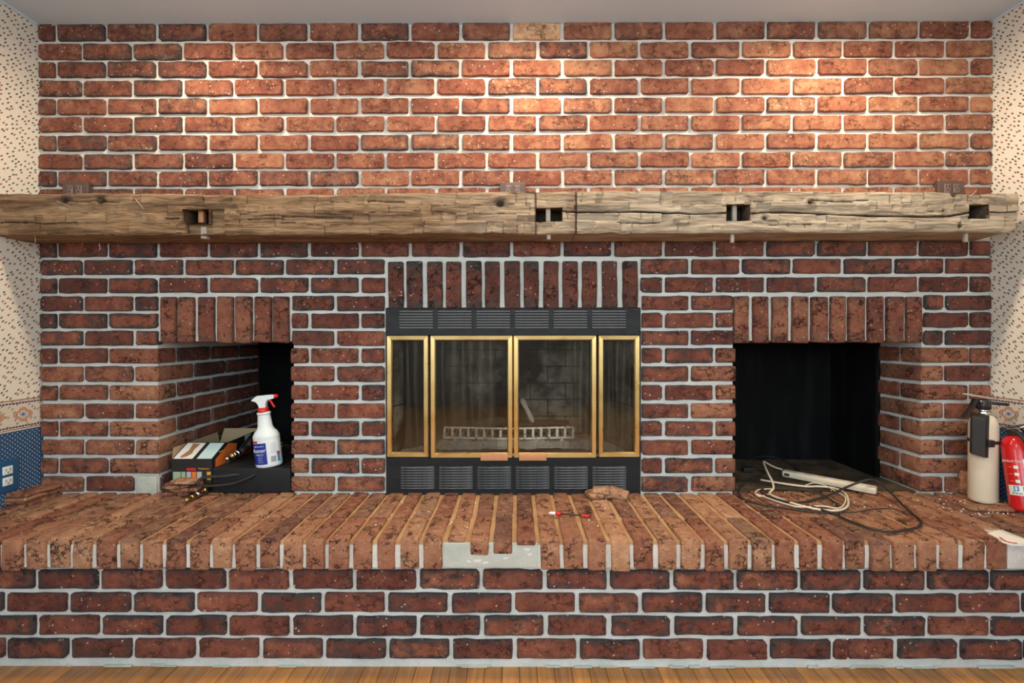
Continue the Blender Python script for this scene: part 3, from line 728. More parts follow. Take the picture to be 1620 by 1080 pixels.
def beam(px0, px1, seed, step=1.6):
    """returns a mesh; stations along x, ring around; pixel frame of the front plane gives the outline"""
    xs = []; x = px0
    edges = sorted([e_ for h_ in HOLES for e_ in (h_[0], h_[2])] + [l[0] for l in LAPS] + [l[2] for l in LAPS])
    while x < px1: xs.append(x); x += step
    xs.append(px1)
    for e_ in edges:
        if px0 < e_ < px1: xs += [e_ - .25, e_ + .25]
    xs = sorted(set(xs))
    NF, NTb = 54, 8
    ys = [k/NF for k in range(NF+1)]
    vs = []; cols = []; fs = []; off = Vector((seed*3.1, 0, 0)); RN = None
    for xi, px in enumerate(xs):
        yt = interp(TOPY, px) + mnoise.noise(Vector((px*.05, seed, 0)))*1.0; yb_ = interp(BOTY, px) + mnoise.noise(Vector((px*.045, seed, 5)))*1.6
        X = W(px, 337, YM).x; zt = W(px, yt, YM).z; zb = W(px, yb_, YM).z; ring = []
        for k, f in enumerate(ys):
            py = yt + (yb_-yt)*f; z = zt + (zb-zt)*f; dark = 0; sm = 0; rust = 0
            rc = min(f, 1-f)*(zt-zb)
            d = 0.0 if rc > .008 else (.008-rc)*.8*(.4+.9*abs(mnoise.noise(Vector((px*.03, f*2, seed)))))
            lap = 0
            for (a, b, c, e_, dep) in LAPS:
                if a < px < b and c < py < e_:
                    lap = max(lap, dep)
                    if dep > .01 and min(px-a, b-px if b < 1610 else 99, py-c if c > 310 else 99, e_-py if e_ < 370 else 99) < 1.1: dark = max(dark, .7)  # crease shade painted round the lap edges
            fd, fk = facet(px + .08*(py-336), py + 1.2*mnoise.noise(Vector((px*.03, 1, 1))))
            gn = mnoise.noise(Vector((X*9, z*120, seed)))*.0016 + mnoise.noise(Vector((X*30, z*260, seed+4)))*.0007
            if lap: d += lap + gn*.4; sm = .7
            else: dark = max(dark, fk)
            if not lap: d += fd + gn + abs(mnoise.noise(Vector((X*3, z*14, seed+7))))*.003
            if a < 0: pass
            # cracks
            if px > 889:
                cy = interp(CRACK, px) + mnoise.noise(Vector((px*.03, 3, 3)))*1.2; wdt = 1.0 + .8*mnoise.noise(Vector((px*.02, 8, 1)))
                if px > 1535: wdt = .45
                dd = abs(py - cy)
                if dd < wdt + .8: d += .012*max(0, 1-dd/(wdt+.8)); dark = max(dark, min(1, 1.9*(1 - dd/(wdt+.8))))
            for (cx_, cy_, len_, wd_) in ((60, 352, 120, .5), (500, 343, 110, .7), (420, 346, 60, .5), (760, 369, 80, .6), (270, 344, 22, .6), (610, 318, 60, .4), (1010, 352, 70, .4), (1330, 317, 90, .4), (1250, 355, 70, .4)):
                if abs(px-cx_) < len_/2:
                    dd = abs(py - cy_ - 2.5*mnoise.noise(Vector((px*.02, cx_, 2))))
                    if dd < wd_+.6: d += .004; dark = max(dark, .75)
            # knots
            for (kx, ky, kr, kd) in ((157, 317, 9, .014), (791, 321, 9, .010), (1283, 320, 5, .004), (1520, 357, 5, .003), (1494, 333, 3, .003), (1512, 307, 7, .003), (38, 352, 4, .004), (100, 318, 10, .003), (1210, 345, 6, .003)):
                rr = math.hypot(px-kx, (py-ky)*1.15)
                if rr < kr*2.2:
                    q = rr/kr; d += -.003*math.exp(-(q-1.4)**2*4) + (kd if q < .75 else 0); dark = max(dark, (.9 if q < .6 else .35*max(0, 1.6-q)))
                    if kx == 1283: rust = max(rust, 1-q/2)
            if 846 < px < 848.5 or 910 < px < 913: dark = max(dark, .7); rust = .5
            if 895 < px < 911: rust = max(rust, (px-895)/16*max(0, mnoise.noise(Vector((px*.1, py*.6, 3)))+.45))
            if 330 < 0: pass
            ring.append((X, YM + d, z)); cols.append((dark, sm, rust))
        for k in range(1, NTb+1):     # underside from front to wall
            f = k/NTb; zw = W(px, interp([(-60, 386), (100, 385.5), (300, 385), (900, 383), (1300, 381.5), (1614, 381)], px), 0).z
            z = zb + (zw-zb)*f + mnoise.noise(Vector((X*6, f*3, seed)))*.003; ring.append((X, YM + .004 + (-.002-YM-.004)*f, z)); cols.append((0, .1, .1))
        for k in range(NTb, 0, -1):   # top from wall to front
            f = k/NTb; z = zt + .004*math.sin(f*3) + mnoise.noise(Vector((X*8, f*4, seed+2)))*.003; ring.append((X, YM + .004 + (-.002-YM-.004)*f, z)); cols.append((0, 0, 0))
        RN = len(ring); vs += ring
    def in_hole(px, py): return any(a <= px <= b and c <= py <= d for a, c, b, d in HOLES)
    for xi in range(len(xs)-1):
        pm_ = (xs[xi]+xs[xi+1])/2; yt = interp(TOPY, pm_); yb_ = interp(BOTY, pm_)
        for k in range(RN):
            if k < NF and in_hole(pm_, yt + (yb_-yt)*(k+.5)/NF): continue
            k2 = (k+1) % RN; fs.append((xi*RN+k, xi*RN+k2, (xi+1)*RN+k2, (xi+1)*RN+k))
    fs.append(tuple(range(RN-1, -1, -1))); b = (len(xs)-1)*RN; fs.append(tuple(b+k for k in range(RN)))
    mb = MB(); mb.add(vs, fs, 0, True); n0 = len(mb.v)
    for (a, c, b_, d) in HOLES:       # mortise pockets
        if px0 <= a < px1:
            p0 = W(a-.6, c-1.2, YM+.004); p1 = W(b_+.6, d+1.2, YM+.004); dp = .085
            x0, x1, z1, z0 = p0.x, p1.x, p0.z, p1.z; ya = YM+.004; yb2 = YM+dp
            vv = [(x0, ya, z0), (x1, ya, z0), (x1, ya, z1), (x0, ya, z1), (x0, yb2, z0), (x1, yb2, z0), (x1, yb2, z1), (x0, yb2, z1)]
            mb.add(vv, [(0, 1, 5, 4), (1, 2, 6, 5), (2, 3, 7, 6), (3, 0, 4, 7), (4, 5, 6, 7)]); cols += [(.25, .5, .1)]*4 + [(.9, .5, .1)]*4  # recess shade painted in: pocket colour darkens towards its back
    me = mb.mesh('beam_section', 'hewn_oak')
    ca = me.color_attributes.new('Wear', 'FLOAT_COLOR', 'POINT')  # knots, cracks and rust, plus painted shade of steps, laps and pockets
    flat = []
    for c_ in cols: flat += [c_[0], c_[1], c_[2], 1]
    ca.data.foreach_set('color', flat); return me
PXL = -3
for (a, b, sd, lab) in ((-22, 911.3, 1, 'browner left length of the beam'), (912.3, 1613, 2, 'paler greyer right length of the beam, split along its middle')):
    o = link('beam_section', beam(a, b, sd), mant, label=lab); o.matrix_parent_inverse = Matrix.Translation(-Vector(mant.location))
# pegs standing in the mortises and poking out below
for (px, ya, yb2, y, wd, m_) in ((867, 330, 351, YM+.03, 7, 'grey_wood'), (868, 366, 379, YM+.03, 6, 'grey_wood'), (1161, 327, 350, YM+.035, 6.5, 'grey_wood'), (1158, 371, 384, YM+.035, 5, 'grey_wood'),
                             (1527, 369, 383, YM+.04, 5, 'grey_wood'), (320, 330, 353, YM+.05, 8, 'pink_wood'), (325, 372, 378, YM+.03, 9, 'grey_wood')):
    p, q = W(px, ya, y), W(px, yb2, y); hw = wd/2/410
    o = MB().rbox(p.x-hw, p.x+hw, y-hw, y+hw, q.z, p.z+(.03 if yb2 > 360 else .006), .002, seg=1).build('peg', m_, mant); o.matrix_parent_inverse = Matrix.Translation(-Vector(mant.location))
# bent old nails
for pts in (((90, 318), (100, 322), (112, 327)), ((214, 314), (221, 323), (227, 330)), ((1376, 317), (1392, 325), (1402, 315)), ((1534, 311), (1541, 305), (1545, 301)), ((157, 385), (158, 392), (157, 396)), ((55, 372), (56, 379), (56, 384))):
    path = [W(px, py, YM - .004 - .006*k) for k, (px, py) in enumerate(pts)]
    if pts[0][1] > 370: path = [W(px, py, YM+.03) for px, py in pts]
    o = MB().tube(bez(path, 4), .0011, 6).build('nail', 'grey_wood', mant); o.matrix_parent_inverse = Matrix.Translation(-Vector(mant.location))

# ------------------------------------------------------------ brown receptacles above the mantel
for k, (px, py, lab) in enumerate(((121.5, 289, 'brown metal double socket above the left end of the mantel'), (811, 289, 'brown metal double socket above the middle of the mantel'), (1502, 286.5, 'brown metal double socket above the right end of the mantel'))):
    p = W(px, py, -.006); hw = 20.5/388
    t = thing('wall_outlet', lab, 'outlet', (p.x, -.006, p.z-.07), group='brown sockets above the mantel')
    MB().rbox(-hw, hw, -.008, .012, 0, .07, .003).build('cover_plate', 'brown_metal', t)
    for s_ in (-1, 1):
        rc = MB().rbox(s_*.0185-.0125, s_*.0185+.0125, -.0125, -.006, .017, .056, .006).build('receptacle', 'brown_plastic', t)
        MB().box(s_*.0185-.007, s_*.0185-.005, -.0135, -.012, .040, .050).box(s_*.0185+.005, s_*.0185+.007, -.0135, -.012, .040, .050).box(s_*.0185-.002, s_*.0185+.002, -.0135, -.012, .028, .034).build('slot', 'ink', rc)
# white duplex on the blue wallpaper of the left wall
def left_pt(px, py):
    d = ray(px, py); t = (XLw - CL.x)/d.x; return CL + d*t
p = left_pt(11, 752)
t = thing('wall_outlet', 'white double socket on a blue plate on the left wallpaper', 'outlet', (XLw, p.y, p.z))
MB().rbox(0, .006, -.045, .035, -.062, .062, .003).build('cover_plate', 'blue_plate', t)
for s_ in (-1, 1):
    rc = MB().rbox(.004, .0085, -.020, .014, s_*.021-.016, s_*.021+.016, .008).build('receptacle', 'white_plastic', t)
    MB().box(.008, .0092, -.011, -.009, s_*.021-.001, s_*.021+.007).box(.008, .0092, .003, .005, s_*.021-.001, s_*.021+.007).box(.008, .0092, -.005, -.001, s_*.021-.009, s_*.021-.005).build('slot', 'ink', rc)

# ------------------------------------------------------------ fireplace insert
YI = .006
ins = thing('fireplace_insert', 'black steel fireplace insert with four brass-framed glass doors', 'fireplace', (0, YI, HTOP))
def ic(name, mb, mats, par=ins, **kw):
    o = mb.build(name, mats, par, **kw)
    if par is ins: o.matrix_parent_inverse = Matrix.Translation(-Vector(ins.location))
    else: o.matrix_parent_inverse = par_world_inv(par)
    return o
def par_world_inv(p):
    return Matrix.Translation(-Vector(ins.location)) if p is ins else Matrix.Identity(4)
def X_(px, y=YI): return W(px, 600, y).x
def Z_(py, y=YI): return W(810, py, y).z
ix0, ix1 = X_(610.5), X_(1013.5)
def louvre(name, y0, y1, g0, gp, gw, s0, s1, ns, mat):
    """panel between pixel rows y0..y1, six groups of slats"""
    z1, z0 = Z_(y0), Z_(y1); mb = MB()
    gx = [(X_(g0 + gp*k), X_(g0 + gp*k + gw)) for k in range(6)]
    za, zb = Z_(s1), Z_(s0)
    mb.box(ix0, ix1, YI, YI+.03, zb, z1); mb.box(ix0, ix1, YI, YI+.03, z0, za)
    e_ = [ix0] + [v for p_ in gx for v in p_] + [ix1]
    for a, b in zip(e_[0::2], e_[1::2]): mb.box(a, b, YI, YI+.03, za, zb)
    mb.box(ix0, ix1, YI+.035, YI+.04, z0, z1)
    pan = ic(name, mb, 'black_steel')
    sh = (zb-za)/ns; hw = (gx[0][1]-gx[0][0])/2
    sm = MB(); a = .55
    M = Matrix.Rotation(a, 4, 'X'); sm.rbox(-hw, hw, -.0075, .0065, -.0014, .0014, .0009, M=M, seg=1)
    me = sm.mesh('slat', mat)
    for gx0, gx1 in gx:
        for k in range(ns): link('slat', me, pan, ((gx0+gx1)/2, YI+.001, za + sh*(k+.5)))
    return pan
louvre('louvre_panel', 487.5, 528, 632, 60.9, 53.5, 489.5, 519.5, 7, 'louvre_steel')
louvre('louvre_panel', 726, 782, 634, 60.7, 53, 736.5, 773, 9, 'dusty_steel')
# lips and outer shell around the doors
sh = MB(); z1, z0 = Z_(524), Z_(727)
sh.box(ix0, ix1, YI-.006, YI+.02, Z_(529.5), Z_(526)); sh.box(ix0, ix1, YI-.003, YI+.02, Z_(730), Z_(723.5))
sh.box(ix0-.001, X_(612.5), YI, YI+.05, z0, z1); sh.box(X_(1011.5), ix1+.001, YI, YI+.05, z0, z1)
sh.box(ix0, ix1, YI-.002, YI+.001, Z_(735.5), Z_(734.3)); sh.box(ix0, ix1, YI-.002, YI+.001, Z_(775.3), Z_(774.1))
ic('door_surround', sh, 'black_steel')
# firebox: refractory panels
fb = MB(); fy0, fy1 = YI+.05, .46; fx0_, fx1_ = ix0+.01, ix1-.01; fz0, fz1 = Z_(722), Z_(526)
bx0, bx1 = -.36, .36
fb.add([(fx0_, fy0, fz0), (bx0, fy1, fz0), (bx0, fy1, fz1), (fx0_, fy0, fz1)], [(3, 2, 1, 0)])
fb.add([(fx1_, fy0, fz0), (bx1, fy1, fz0), (bx1, fy1, fz1), (fx1_, fy0, fz1)], [(0, 1, 2, 3)])
fb.add([(fx0_, fy0, fz0), (fx1_, fy0, fz0), (bx1, fy1, fz0), (bx0, fy1, fz0)], [(0, 1, 2, 3)])
fb.add([(fx0_, fy0, fz1), (fx1_, fy0, fz1), (bx1, fy1, fz1), (bx0, fy1, fz1)], [(3, 2, 1, 0)])
fb.add([(bx0, fy1, fz0), (bx1, fy1, fz0), (bx1, fy1, fz1), (bx0, fy1, fz1)], [(0, 1, 2, 3)])
box = ic('firebox', fb, 'black_board')
bh = (fz1-fz0)/6
for r_ in range(6):
    xx = bx0 + (0 if r_ % 2 else -.09)
    while xx < bx1:
        a, b = max(xx, bx0), min(xx+.18, bx1)
        if b-a > .02: MB().rbox(a+.002, b-.002, fy1-.012, fy1, fz0 + bh*r_+.002, fz0 + bh*(r_+1)-.002, .002, seg=1).build('firebrick', 'firebrick', box)
        xx += .18
for sgn, xa, xb in ((-1, fx0_, bx0), (1, fx1_, bx1)):     # side panels of upright firebricks
    d = Vector((xb-xa, fy1-fy0, 0)); L = d.length; d.normalize(); n_ = 6
    for k in range(n_):
        for (za, zb) in ((fz0, fz0+.20), (fz0+.20, fz1)):
            ang = math.atan2(d.y, d.x); c = Vector((xa, fy0, 0)) + d*(L*(k+.5)/n_)
            M = Matrix.Translation((c.x - sgn*.004, c.y, (za+zb)/2)) @ Matrix.Rotation(ang, 4, 'Z')
            MB().rbox(-L/n_/2+.002, L/n_/2-.002, -.006, .006, -(zb-za)/2+.002, (zb-za)/2-.002, .002, M=M, seg=1).build('firebrick', 'firebrick', box)
# doors
yd = YI-.012
def door(px0, px1, py0, py1, handle=None, name='door'):
    x0, x1 = X_(px0, yd), X_(px1, yd); z1, z0 = Z_(py0, yd), Z_(py1, yd); b = .0225; t = .011
    o = MB()
    d = ic(name, o, 'brass') if False else None
    # mitred bars with a bevelled profile
    def bar(p, q, inn_p, inn_q):
        # p,q outer corners; inn inner corners (x,z)
        mp = lambda a_, b_, f: (a_[0]+(b_[0]-a_[0])*f, a_[1]+(b_[1]-a_[1])*f)
        pr = [(0, yd+.014), (0, yd+.003), (.12, yd), (.80, yd+.001), (.93, yd+.005), (1, yd+.014)]
        vs = []; fs = []
        for f, y in pr:
            u = mp(p, inn_p, f); v = mp(q, inn_q, f); vs += [(u[0], y, u[1]), (v[0], y, v[1])]
        for k in range(len(pr)-1): fs.append((2*k, 2*k+1, 2*k+3, 2*k+2))
        m = MB(); m.add(vs, fs); return m
    O = [(x0, z0), (x1, z0), (x1, z1), (x0, z1)]; gsh = .0006
    I = [(x0+b, z0+b), (x1-b, z0+b), (x1-b, z1-b), (x0+b, z1-b)]
    glass = MB().box(x0+b-.004, x1-b+.004, yd+.009, yd+.012, z0+b-.004, z1-b+.004)
    root = bpy.data.objects.new(name, glass.mesh('glass_door', 'door_glass')); COL.objects.link(root); root.parent = ins; root.matrix_parent_inverse = Matrix.Translation(-Vector(ins.location))
    root.name = 'glass_door'
    for i in range(4):
        j = (i+1) % 4
        bo = bar(O[i], O[j], I[i], I[j]).build('frame_bar', 'brass', root)
    fr = MB()
    for i in range(4):   # dark mitre lines
        a, c = Vector((O[i][0], 0, O[i][1])), Vector((I[i][0], 0, I[i][1])); fr.tube([(a.x, yd-.0002, a.z), (c.x, yd+.004, c.z)], .0007, 4)
    fr.build('mitre_joint', 'ink', root)
    if handle:
        ha, hb, hy0, hy1 = handle; hx0, hx1 = X_(ha, yd-.02), X_(hb, yd-.02); hz1, hz0 = Z_(hy0, yd-.02), Z_(hy1, yd-.02)
        h_ = MB().rbox(hx0, hx1, yd-.026, yd-.010, hz0, hz1, .002).build('handle', 'pink_wood', root, label='small square-cut wooden handle')
        MB().box(hx0+.02, hx0+.03, yd-.012, yd+.002, hz0+.006, hz1-.006).box(hx1-.03, hx1-.02, yd-.012, yd+.002, hz0+.006, hz1-.006).build('standoff', 'ink', h_)
    return root
door(611.5, 677.5, 530, 723.5)
door(680.5, 811, 530, 724.5, (760, 803.5, 718, 728))
door(812.5, 944, 530, 724.5, (821, 864.5, 718, 728))
door(947, 1012.5, 530, 723.5)
for px in (679, 945.5):
    X = X_(px, yd); m = MB()
    for k in range(34):
        za = Z_(724) + (Z_(531)-Z_(724))*k/34; m.tube([(X, yd+.004, za), (X, yd+.004, za + (Z_(531)-Z_(724))/34*.86)], .0023, 6)
    ic('piano_hinge', m, 'black_steel')
# spark screens
def screen(pa, pb, folds, yy=.055, flip=0):
    xa, xb = X_(pa, yy), X_(pb, yy); za, zb = Z_(719, yy), Z_(533, yy); n_ = 90; m = 10; vs = []; fs = []; uv = []
    for j in range(m+1):
        for i in range(n_+1):
            u = i/n_; f = j/m
            x = xa + (xb-xa)*u + .006*math.sin(f*3+u*20); y = yy + .012*math.sin(u*PI*2*folds + .6*math.sin(f*2.2)) * (.6+.4*f)
            vs.append((x, y, za + (zb-za)*f)); uv.append((u*(xb-xa)*1.6, f*(zb-za)))
    for j in range(m):
        for i in range(n_): a = j*(n_+1)+i; fs.append((a, a+1, a+n_+2, a+n_+1))
    mb = MB(); mb.add(vs, fs, 0, True); me = mb.mesh('spark_screen', 'spark_mesh'); ul = me.uv_layers.new(name='UVMap')
    for l in me.loops: ul.data[l.index].uv = uv[l.vertex_index]
    o = link('spark_screen', me, ins); o.matrix_parent_inverse = Matrix.Translation(-Vector(ins.location))
screen(640, 785, 5); screen(900, 1000, 6)
# grate, ash and charred logs
gr = thing('fire_grate', 'ash-covered cast iron fire grate behind the glass doors', 'grate', (0, .2, fz0))
zg0, zg1 = W(780, 692, .16).z, W(780, 676, .16).z
gx0, gx1 = W(705, 690, .2).x, W(905, 690, .2).x
n_ = 17
bar_pts = [(gx0 + (gx1-gx0)*k/(n_-1)) for k in range(n_)]
def gpi(o): o.matrix_parent_inverse = Matrix.Translation(-Vector(gr.location)); return o
m = MB(); m.tube([(x_, .15 + .02*math.cos(k/(n_-1)*PI*2)*.6, zg1) for k, x_ in enumerate(bar_pts)], .005, 6); m.tube([(x_, .15 + .02*math.cos(k/(n_-1)*PI*2)*.6, zg0) for k, x_ in enumerate(bar_pts)], .005, 6)
gpi(m.build('rail', 'ashy_iron', gr))
for k, x_ in enumerate(bar_pts):
    yy = .15 + .02*math.cos(k/(n_-1)*PI*2)*.6
    gpi(MB().tube([(x_, yy, zg1), (x_, yy-.003, zg0), (x_, yy+.06, zg0-.006), (x_, yy+.20, zg0)], .0062, 6).build('bar', 'ashy_iron', gr))
for x_ in (gx0+.05, gx1-.05):
    for yy in (.17, .33): gpi(MB().tube([(x_, yy, zg0-.004), (x_, yy, fz0)], .006, 6).build('leg', 'ashy_iron', gr))
vs = []; fs = []; nx_, ny_ = 60, 24
for j in range(ny_+1):
    for i in range(nx_+1):
        x_ = fx0_+.03 + (fx1_-fx0_-.06)*i/nx_; yy = fy0+.012 + .30*j/ny_
        e_ = min(i, nx_-i)/nx_*6; h_ = min(1, e_)*(.010+.028*max(0, 1-abs(yy-.17)/.14))*(.6+.8*abs(mnoise.noise(Vector((x_*9, yy*9, 2)))))
        vs.append((x_, yy, fz0+.001+h_ + mnoise.noise(Vector((x_*60, yy*60, 1)))*.004))
for j in range(ny_):
    for i in range(nx_): a = j*(nx_+1)+i; fs.append((a, a+1, a+nx_+2, a+nx_+1))
ash = MB(); ash.add(vs, fs, 0, True); ash = tag(ash.build('ash_bed', 'ash'), 'pale bed of wood ash under the fire grate', 'ash'); ash['kind'] = 'stuff'
def log(a, b, r, mat, lab, seed):
    a, b = Vector(a), Vector(b); pts = [a.lerp(b, k/7) + Vector((0, 0, 0)) for k in range(8)]; gg = random.Random(seed)
    rs = [r*(.75+.5*gg.random()) for _ in pts]; rs[-1] *= .5; rs[0] *= .7
    return tag(MB().tube(pts, rs, 9).build('charred_log', mat), lab, 'log', 'burnt wood on the grate')
p = W(825, 630, .25); q = W(844, 668, .20)
log(p, q, .012, 'grey_ash_wood', 'thin grey burnt stick leaning on the grate behind the right door', 1)
log(W(735, 672, .24), W(800, 664, .22), .020, 'charred_wood', 'charred log lying on the left half of the grate', 2)
log(W(820, 672, .26), W(900, 668, .24), .018, 'charred_wood', 'charred log lying on the right half of the grate', 3)

# ------------------------------------------------------------ things in the left niche
zb_top = W(400, 741.5, -.002).z
bx_a, bx_b = W(335, 760, 0).x, xn1-.003
t = tag(MB().rbox(bx_a, bx_b, .004, .42, HTOP, zb_top, .003).build('metal_box', 'black_steel'), 'low black steel box filling the floor of the left niche', 'box')
# carton
cx0, cx1 = W(272, 745, .02).x, W(335, 745, .02).x; cz = W(300, 727, .02).z - HTOP; yc = .020
ct = thing('carton', 'open black cardboard carton with colour swatches in the left niche', 'box', (cx0, yc, HTOP))
cw = cx1-cx0; cd = .30
m = MB(); th = .003
m.box(0, cw, 0, th, 0, cz); m.box(0, th, th, cd, 0, cz); m.box(cw-th, cw, th, cd, 0, cz); m.box(0, cw, cd-th, cd, 0, cz); m.box(0, cw, 0, cd, 0, th)
m.build('body', 'carton_black', ct)
# front lid leaning back (white picture panels), left and right flaps
topz = W(320, 700, .11).z - HTOP; ltilt = math.atan2(topz-cz, .09); LL = math.hypot(topz-cz, .09)
ML = Matrix.Translation((0, 0, cz)) @ Matrix.Rotation(ltilt, 4, 'X')
fl_ = MB().box(0, cw, 0, LL, -.0015, .0015, M=ML).build('flap', 'carton_black', ct)
MB().box(.004, cw*.50, .004, LL-.004, .0016, .0022, M=ML).build('picture', 'print_white', fl_)
MB().box(cw*.61, cw-.003, .004, LL-.004, .0016, .0022, M=ML).build('picture', 'print_pale', fl_)
sh_ = MB(); prof = [(.35, .05), (.62, .12), (.80, .30), (.72, .55), (.80, .9), (.30, .92), (.42, .5), (.22, .12)]
sh_.add([(.006 + cw*.40*a + .004, .004 + LL*.95*b, .0026) for a, b in prof], [tuple(range(len(prof)))], 0, False, ML); sh_.build('print', 'print_brown', fl_)
m = MB(); m.add([(cw, 0, cz), (cw, cd, cz), (cw+.004, cd, cz+.055), (cw+.004, .09, topz)], [(0, 1, 2, 3), (3, 2, 1, 0)]); fr_ = m.build('flap', 'carton_black', ct)
m = MB(); m.add([(cw+.0015, .02, cz-.05), (cw+.0015, .15, cz-.05), (cw+.005, .16, cz+.03), (cw+.005, .10, cz+.045), (cw+.002, .02, cz-.005)], [(0, 1, 2, 3, 4)]); m.build('print', 'print_orange', fr_)
m = MB(); m.add([(cw+.002, .15, cz-.06), (cw+.002, .26, cz-.06), (cw+.006, .28, cz+.035), (cw+.006, .20, cz+.01)], [(0, 1, 2, 3)]); m.build('print', 'print_red', fr_)
m = MB(); m.add([(cw+.0062, .215, cz-.005), (cw+.0062, .26, cz-.005), (cw+.0075, .26, cz+.052), (cw+.0075, .215, cz+.052)], [(0, 1, 2, 3)]); m.build('sticker', 'print_pale', fr_)
m = MB(); m.add([(0, 0, cz), (0, cd, cz), (-.012, cd, cz+.05), (-.010, .02, cz+.045)], [(0, 1, 2, 3), (3, 2, 1, 0)]); m.build('flap', 'cardboard', ct)
m = MB(); m.box(.0, cw, 0, .003, 0, .07, M=Matrix.Translation((0, cd, cz)) @ Matrix.Rotation(-.5, 4, 'X')); m.build('flap', 'cardboard', ct)
# swatches on the front
yy = -.0008
cols_ = [('print_green', .03, .22), ('print_green', .24, .34), ('print_grey', .37, .48), ('print_orange', .50, .61), ('print_grey', .63, .75), ('ink', .77, .86), ('print_yellow', .88, .98)]
for mt, a, b in cols_:
    MB().box(cw*a, cw*b, yy, 0, cz*.36, cz*.62).build('swatch', mt, ct)
MB().box(cw*.37, cw*.78, yy, 0, cz*.22, cz*.34).build('swatch', 'print_orange', ct); MB().box(cw*.03, cw*.34, yy, 0, cz*.22, cz*.34).build('swatch', 'print_pale', ct)
MB().box(cw*.37, cw*.60, yy, 0, cz*.66, cz*.74).build('swatch', 'print_red', ct)
text_mesh('TimberLane', .0095, Matrix.Translation((cw*.80, yy, cz*.72))).build('lettering', 'print_yellow', ct)
text_mesh('TimberLane', .008, Matrix.Translation((cw+.0048, .055, cz+.022)) @ Matrix.Rotation(PI/2, 4, 'Z')).build('lettering', 'print_yellow', ct)
# spray bottle
pb = HZ(424, 744, zb_top); bc = Vector((W(424, 745, .03).x, .042, zb_top))
sb = thing('spray_bottle', 'white spray bottle with red trigger and blue label', 'bottle', bc, (0, -.10, .10))
br = .0525
body = [(0, .000), (br*.86, .000), (br*.97, .004), (br, .010), (br, .112), (br*.985, .118), (br*1.01, .124), (br*.99, .132), (br*.85, .146), (br*.64, .158), (br*.56, .170), (br*.47, .215), (br*.47, .219), (br*.52, .220), (br*.52, .228), (br*.40, .230), (.0, .231)]
MB().lathe(body, 36, sy=.72, cap=False).build('body', 'white_plastic', sb)
tr_ = MB().lathe([(0, .229), (.0205, .229), (.0215, .232), (.0205, .2475), (0, .248)], 24, cap=False).build('collar', 'red_plastic', sb)
hd = MB()
hp = [(-.013, .247), (.013, .247), (.0145, .262), (.022, .277), (.048, .281), (.052, .288), (.050, .298), (-.018, .299), (-.040, .284), (-.041, .281), (-.024, .274), (-.016, .262)]
V_ = [(a, -.011, b) for a, b in hp] + [(a, .011, b) for a, b in hp]; N_ = len(hp)
hd.add(V_, [tuple(range(N_)), tuple(range(2*N_-1, N_-1, -1))] + [(k+N_, (k+1) % N_+N_, (k+1) % N_, k) for k in range(N_)])
hd_o = hd.build('spray_head', 'white_plastic', sb); bm = hd_o.modifiers.new('b', 'BEVEL'); bm.width = .003; bm.segments = 2; bm.limit_method = 'ANGLE'
MB().tube([(.040, 0, .291), (.064, 0, .290)], .0085, 16).tube([(.064, 0, .290), (.066, 0, .290)], .0035, 10).build('nozzle', 'red_plastic', sb)
tg = MB().tube(bez([(.024, 0, .280), (.034, 0, .270), (.039, 0, .258), (.047, 0, .243)], 4), [.006]*12 + [.005], 8, flat=.8).build('trigger', 'red_plastic', sb)
def wrap(a0, a1, z0, z1, r, sy, n=14, d=.0008):
    m = MB(); vs = []
    for k in range(n+1):
        a = a0 + (a1-a0)*k/n
        for z in (z0, z1): vs.append(((r+d)*math.sin(a), -(r+d)*math.cos(a)*sy, z))
    m.add(vs, [(2*k, 2*k+2, 2*k+3, 2*k+1) for k in range(n)], 0, True); return m
wrap(-1.9, .20, .016, .104, br, .72).build('label', 'print_blue', sb, label='blue label with white lettering')
wrap(-1.9, -.45, .106, .114, br, .72).build('label', 'print_red', sb)
SY = Matrix.Diagonal((1, .72, 1, 1))
def btext(s, size, a, z, mt, r=br): text_mesh(s, size, SY @ Matrix.Translation((0, 0, z)), bend=(r+.0012, a)).build('lettering', mt, sb)
btext('cleaner', .025, -.52, .074, 'print_white'); btext('glass & surface', .008, -.38, .092, 'print_pale'); btext('streak free', .008, -.35, .058, 'print_white')
for k in range(4): btext('ooooooooo', .0045, -.32, .050-.008*k, 'print_pale')
for k in range(7): btext('nnnnnnnnnn', .0045, .72, .100-.0065*k, 'print_grey')
for k in range(9):
    a = .48 + k*.045; wrap(a, a+.018, .022, .046, br, .72, 2, .0012).build('bar_code', 'ink', sb)
wrap(1.0, 1.25, .020, .055, br, .72, 4, .0012).build('label', 'print_sky', sb)
wrap(.98, 1.25, .050, .062, br, .72, 4, .0014).build('label', 'print_red', sb)
# brass hose fitting on the box behind the bottle
p = W(444, 703, .16)
hf = thing('hose_fitting', 'round brass hose fitting just right of the spray bottle', 'fitting', (p.x, .16, zb_top))
MB().lathe([(.004, -.03), (.007, -.03), (.008, -.012), (.014, -.010), (.0155, 0), (.014, .006), (.009, .007), (.009, -.002), (.004, -.003)], 20, M=Matrix.Translation((0, 0, p.z-zb_top)) @ Matrix.Rotation(PI/2+.3, 4, 'X') @ Matrix.Rotation(.3, 4, 'Y'), cap=False).build('ring', 'old_brass', hf)
MB().tube([(0, .028, p.z-zb_top-.008), (.01, .07, p.z-zb_top-.03), (.02, .10, .012), (.02, .2, .010)], .008, 8).build('hose', 'black_rubber', hf)
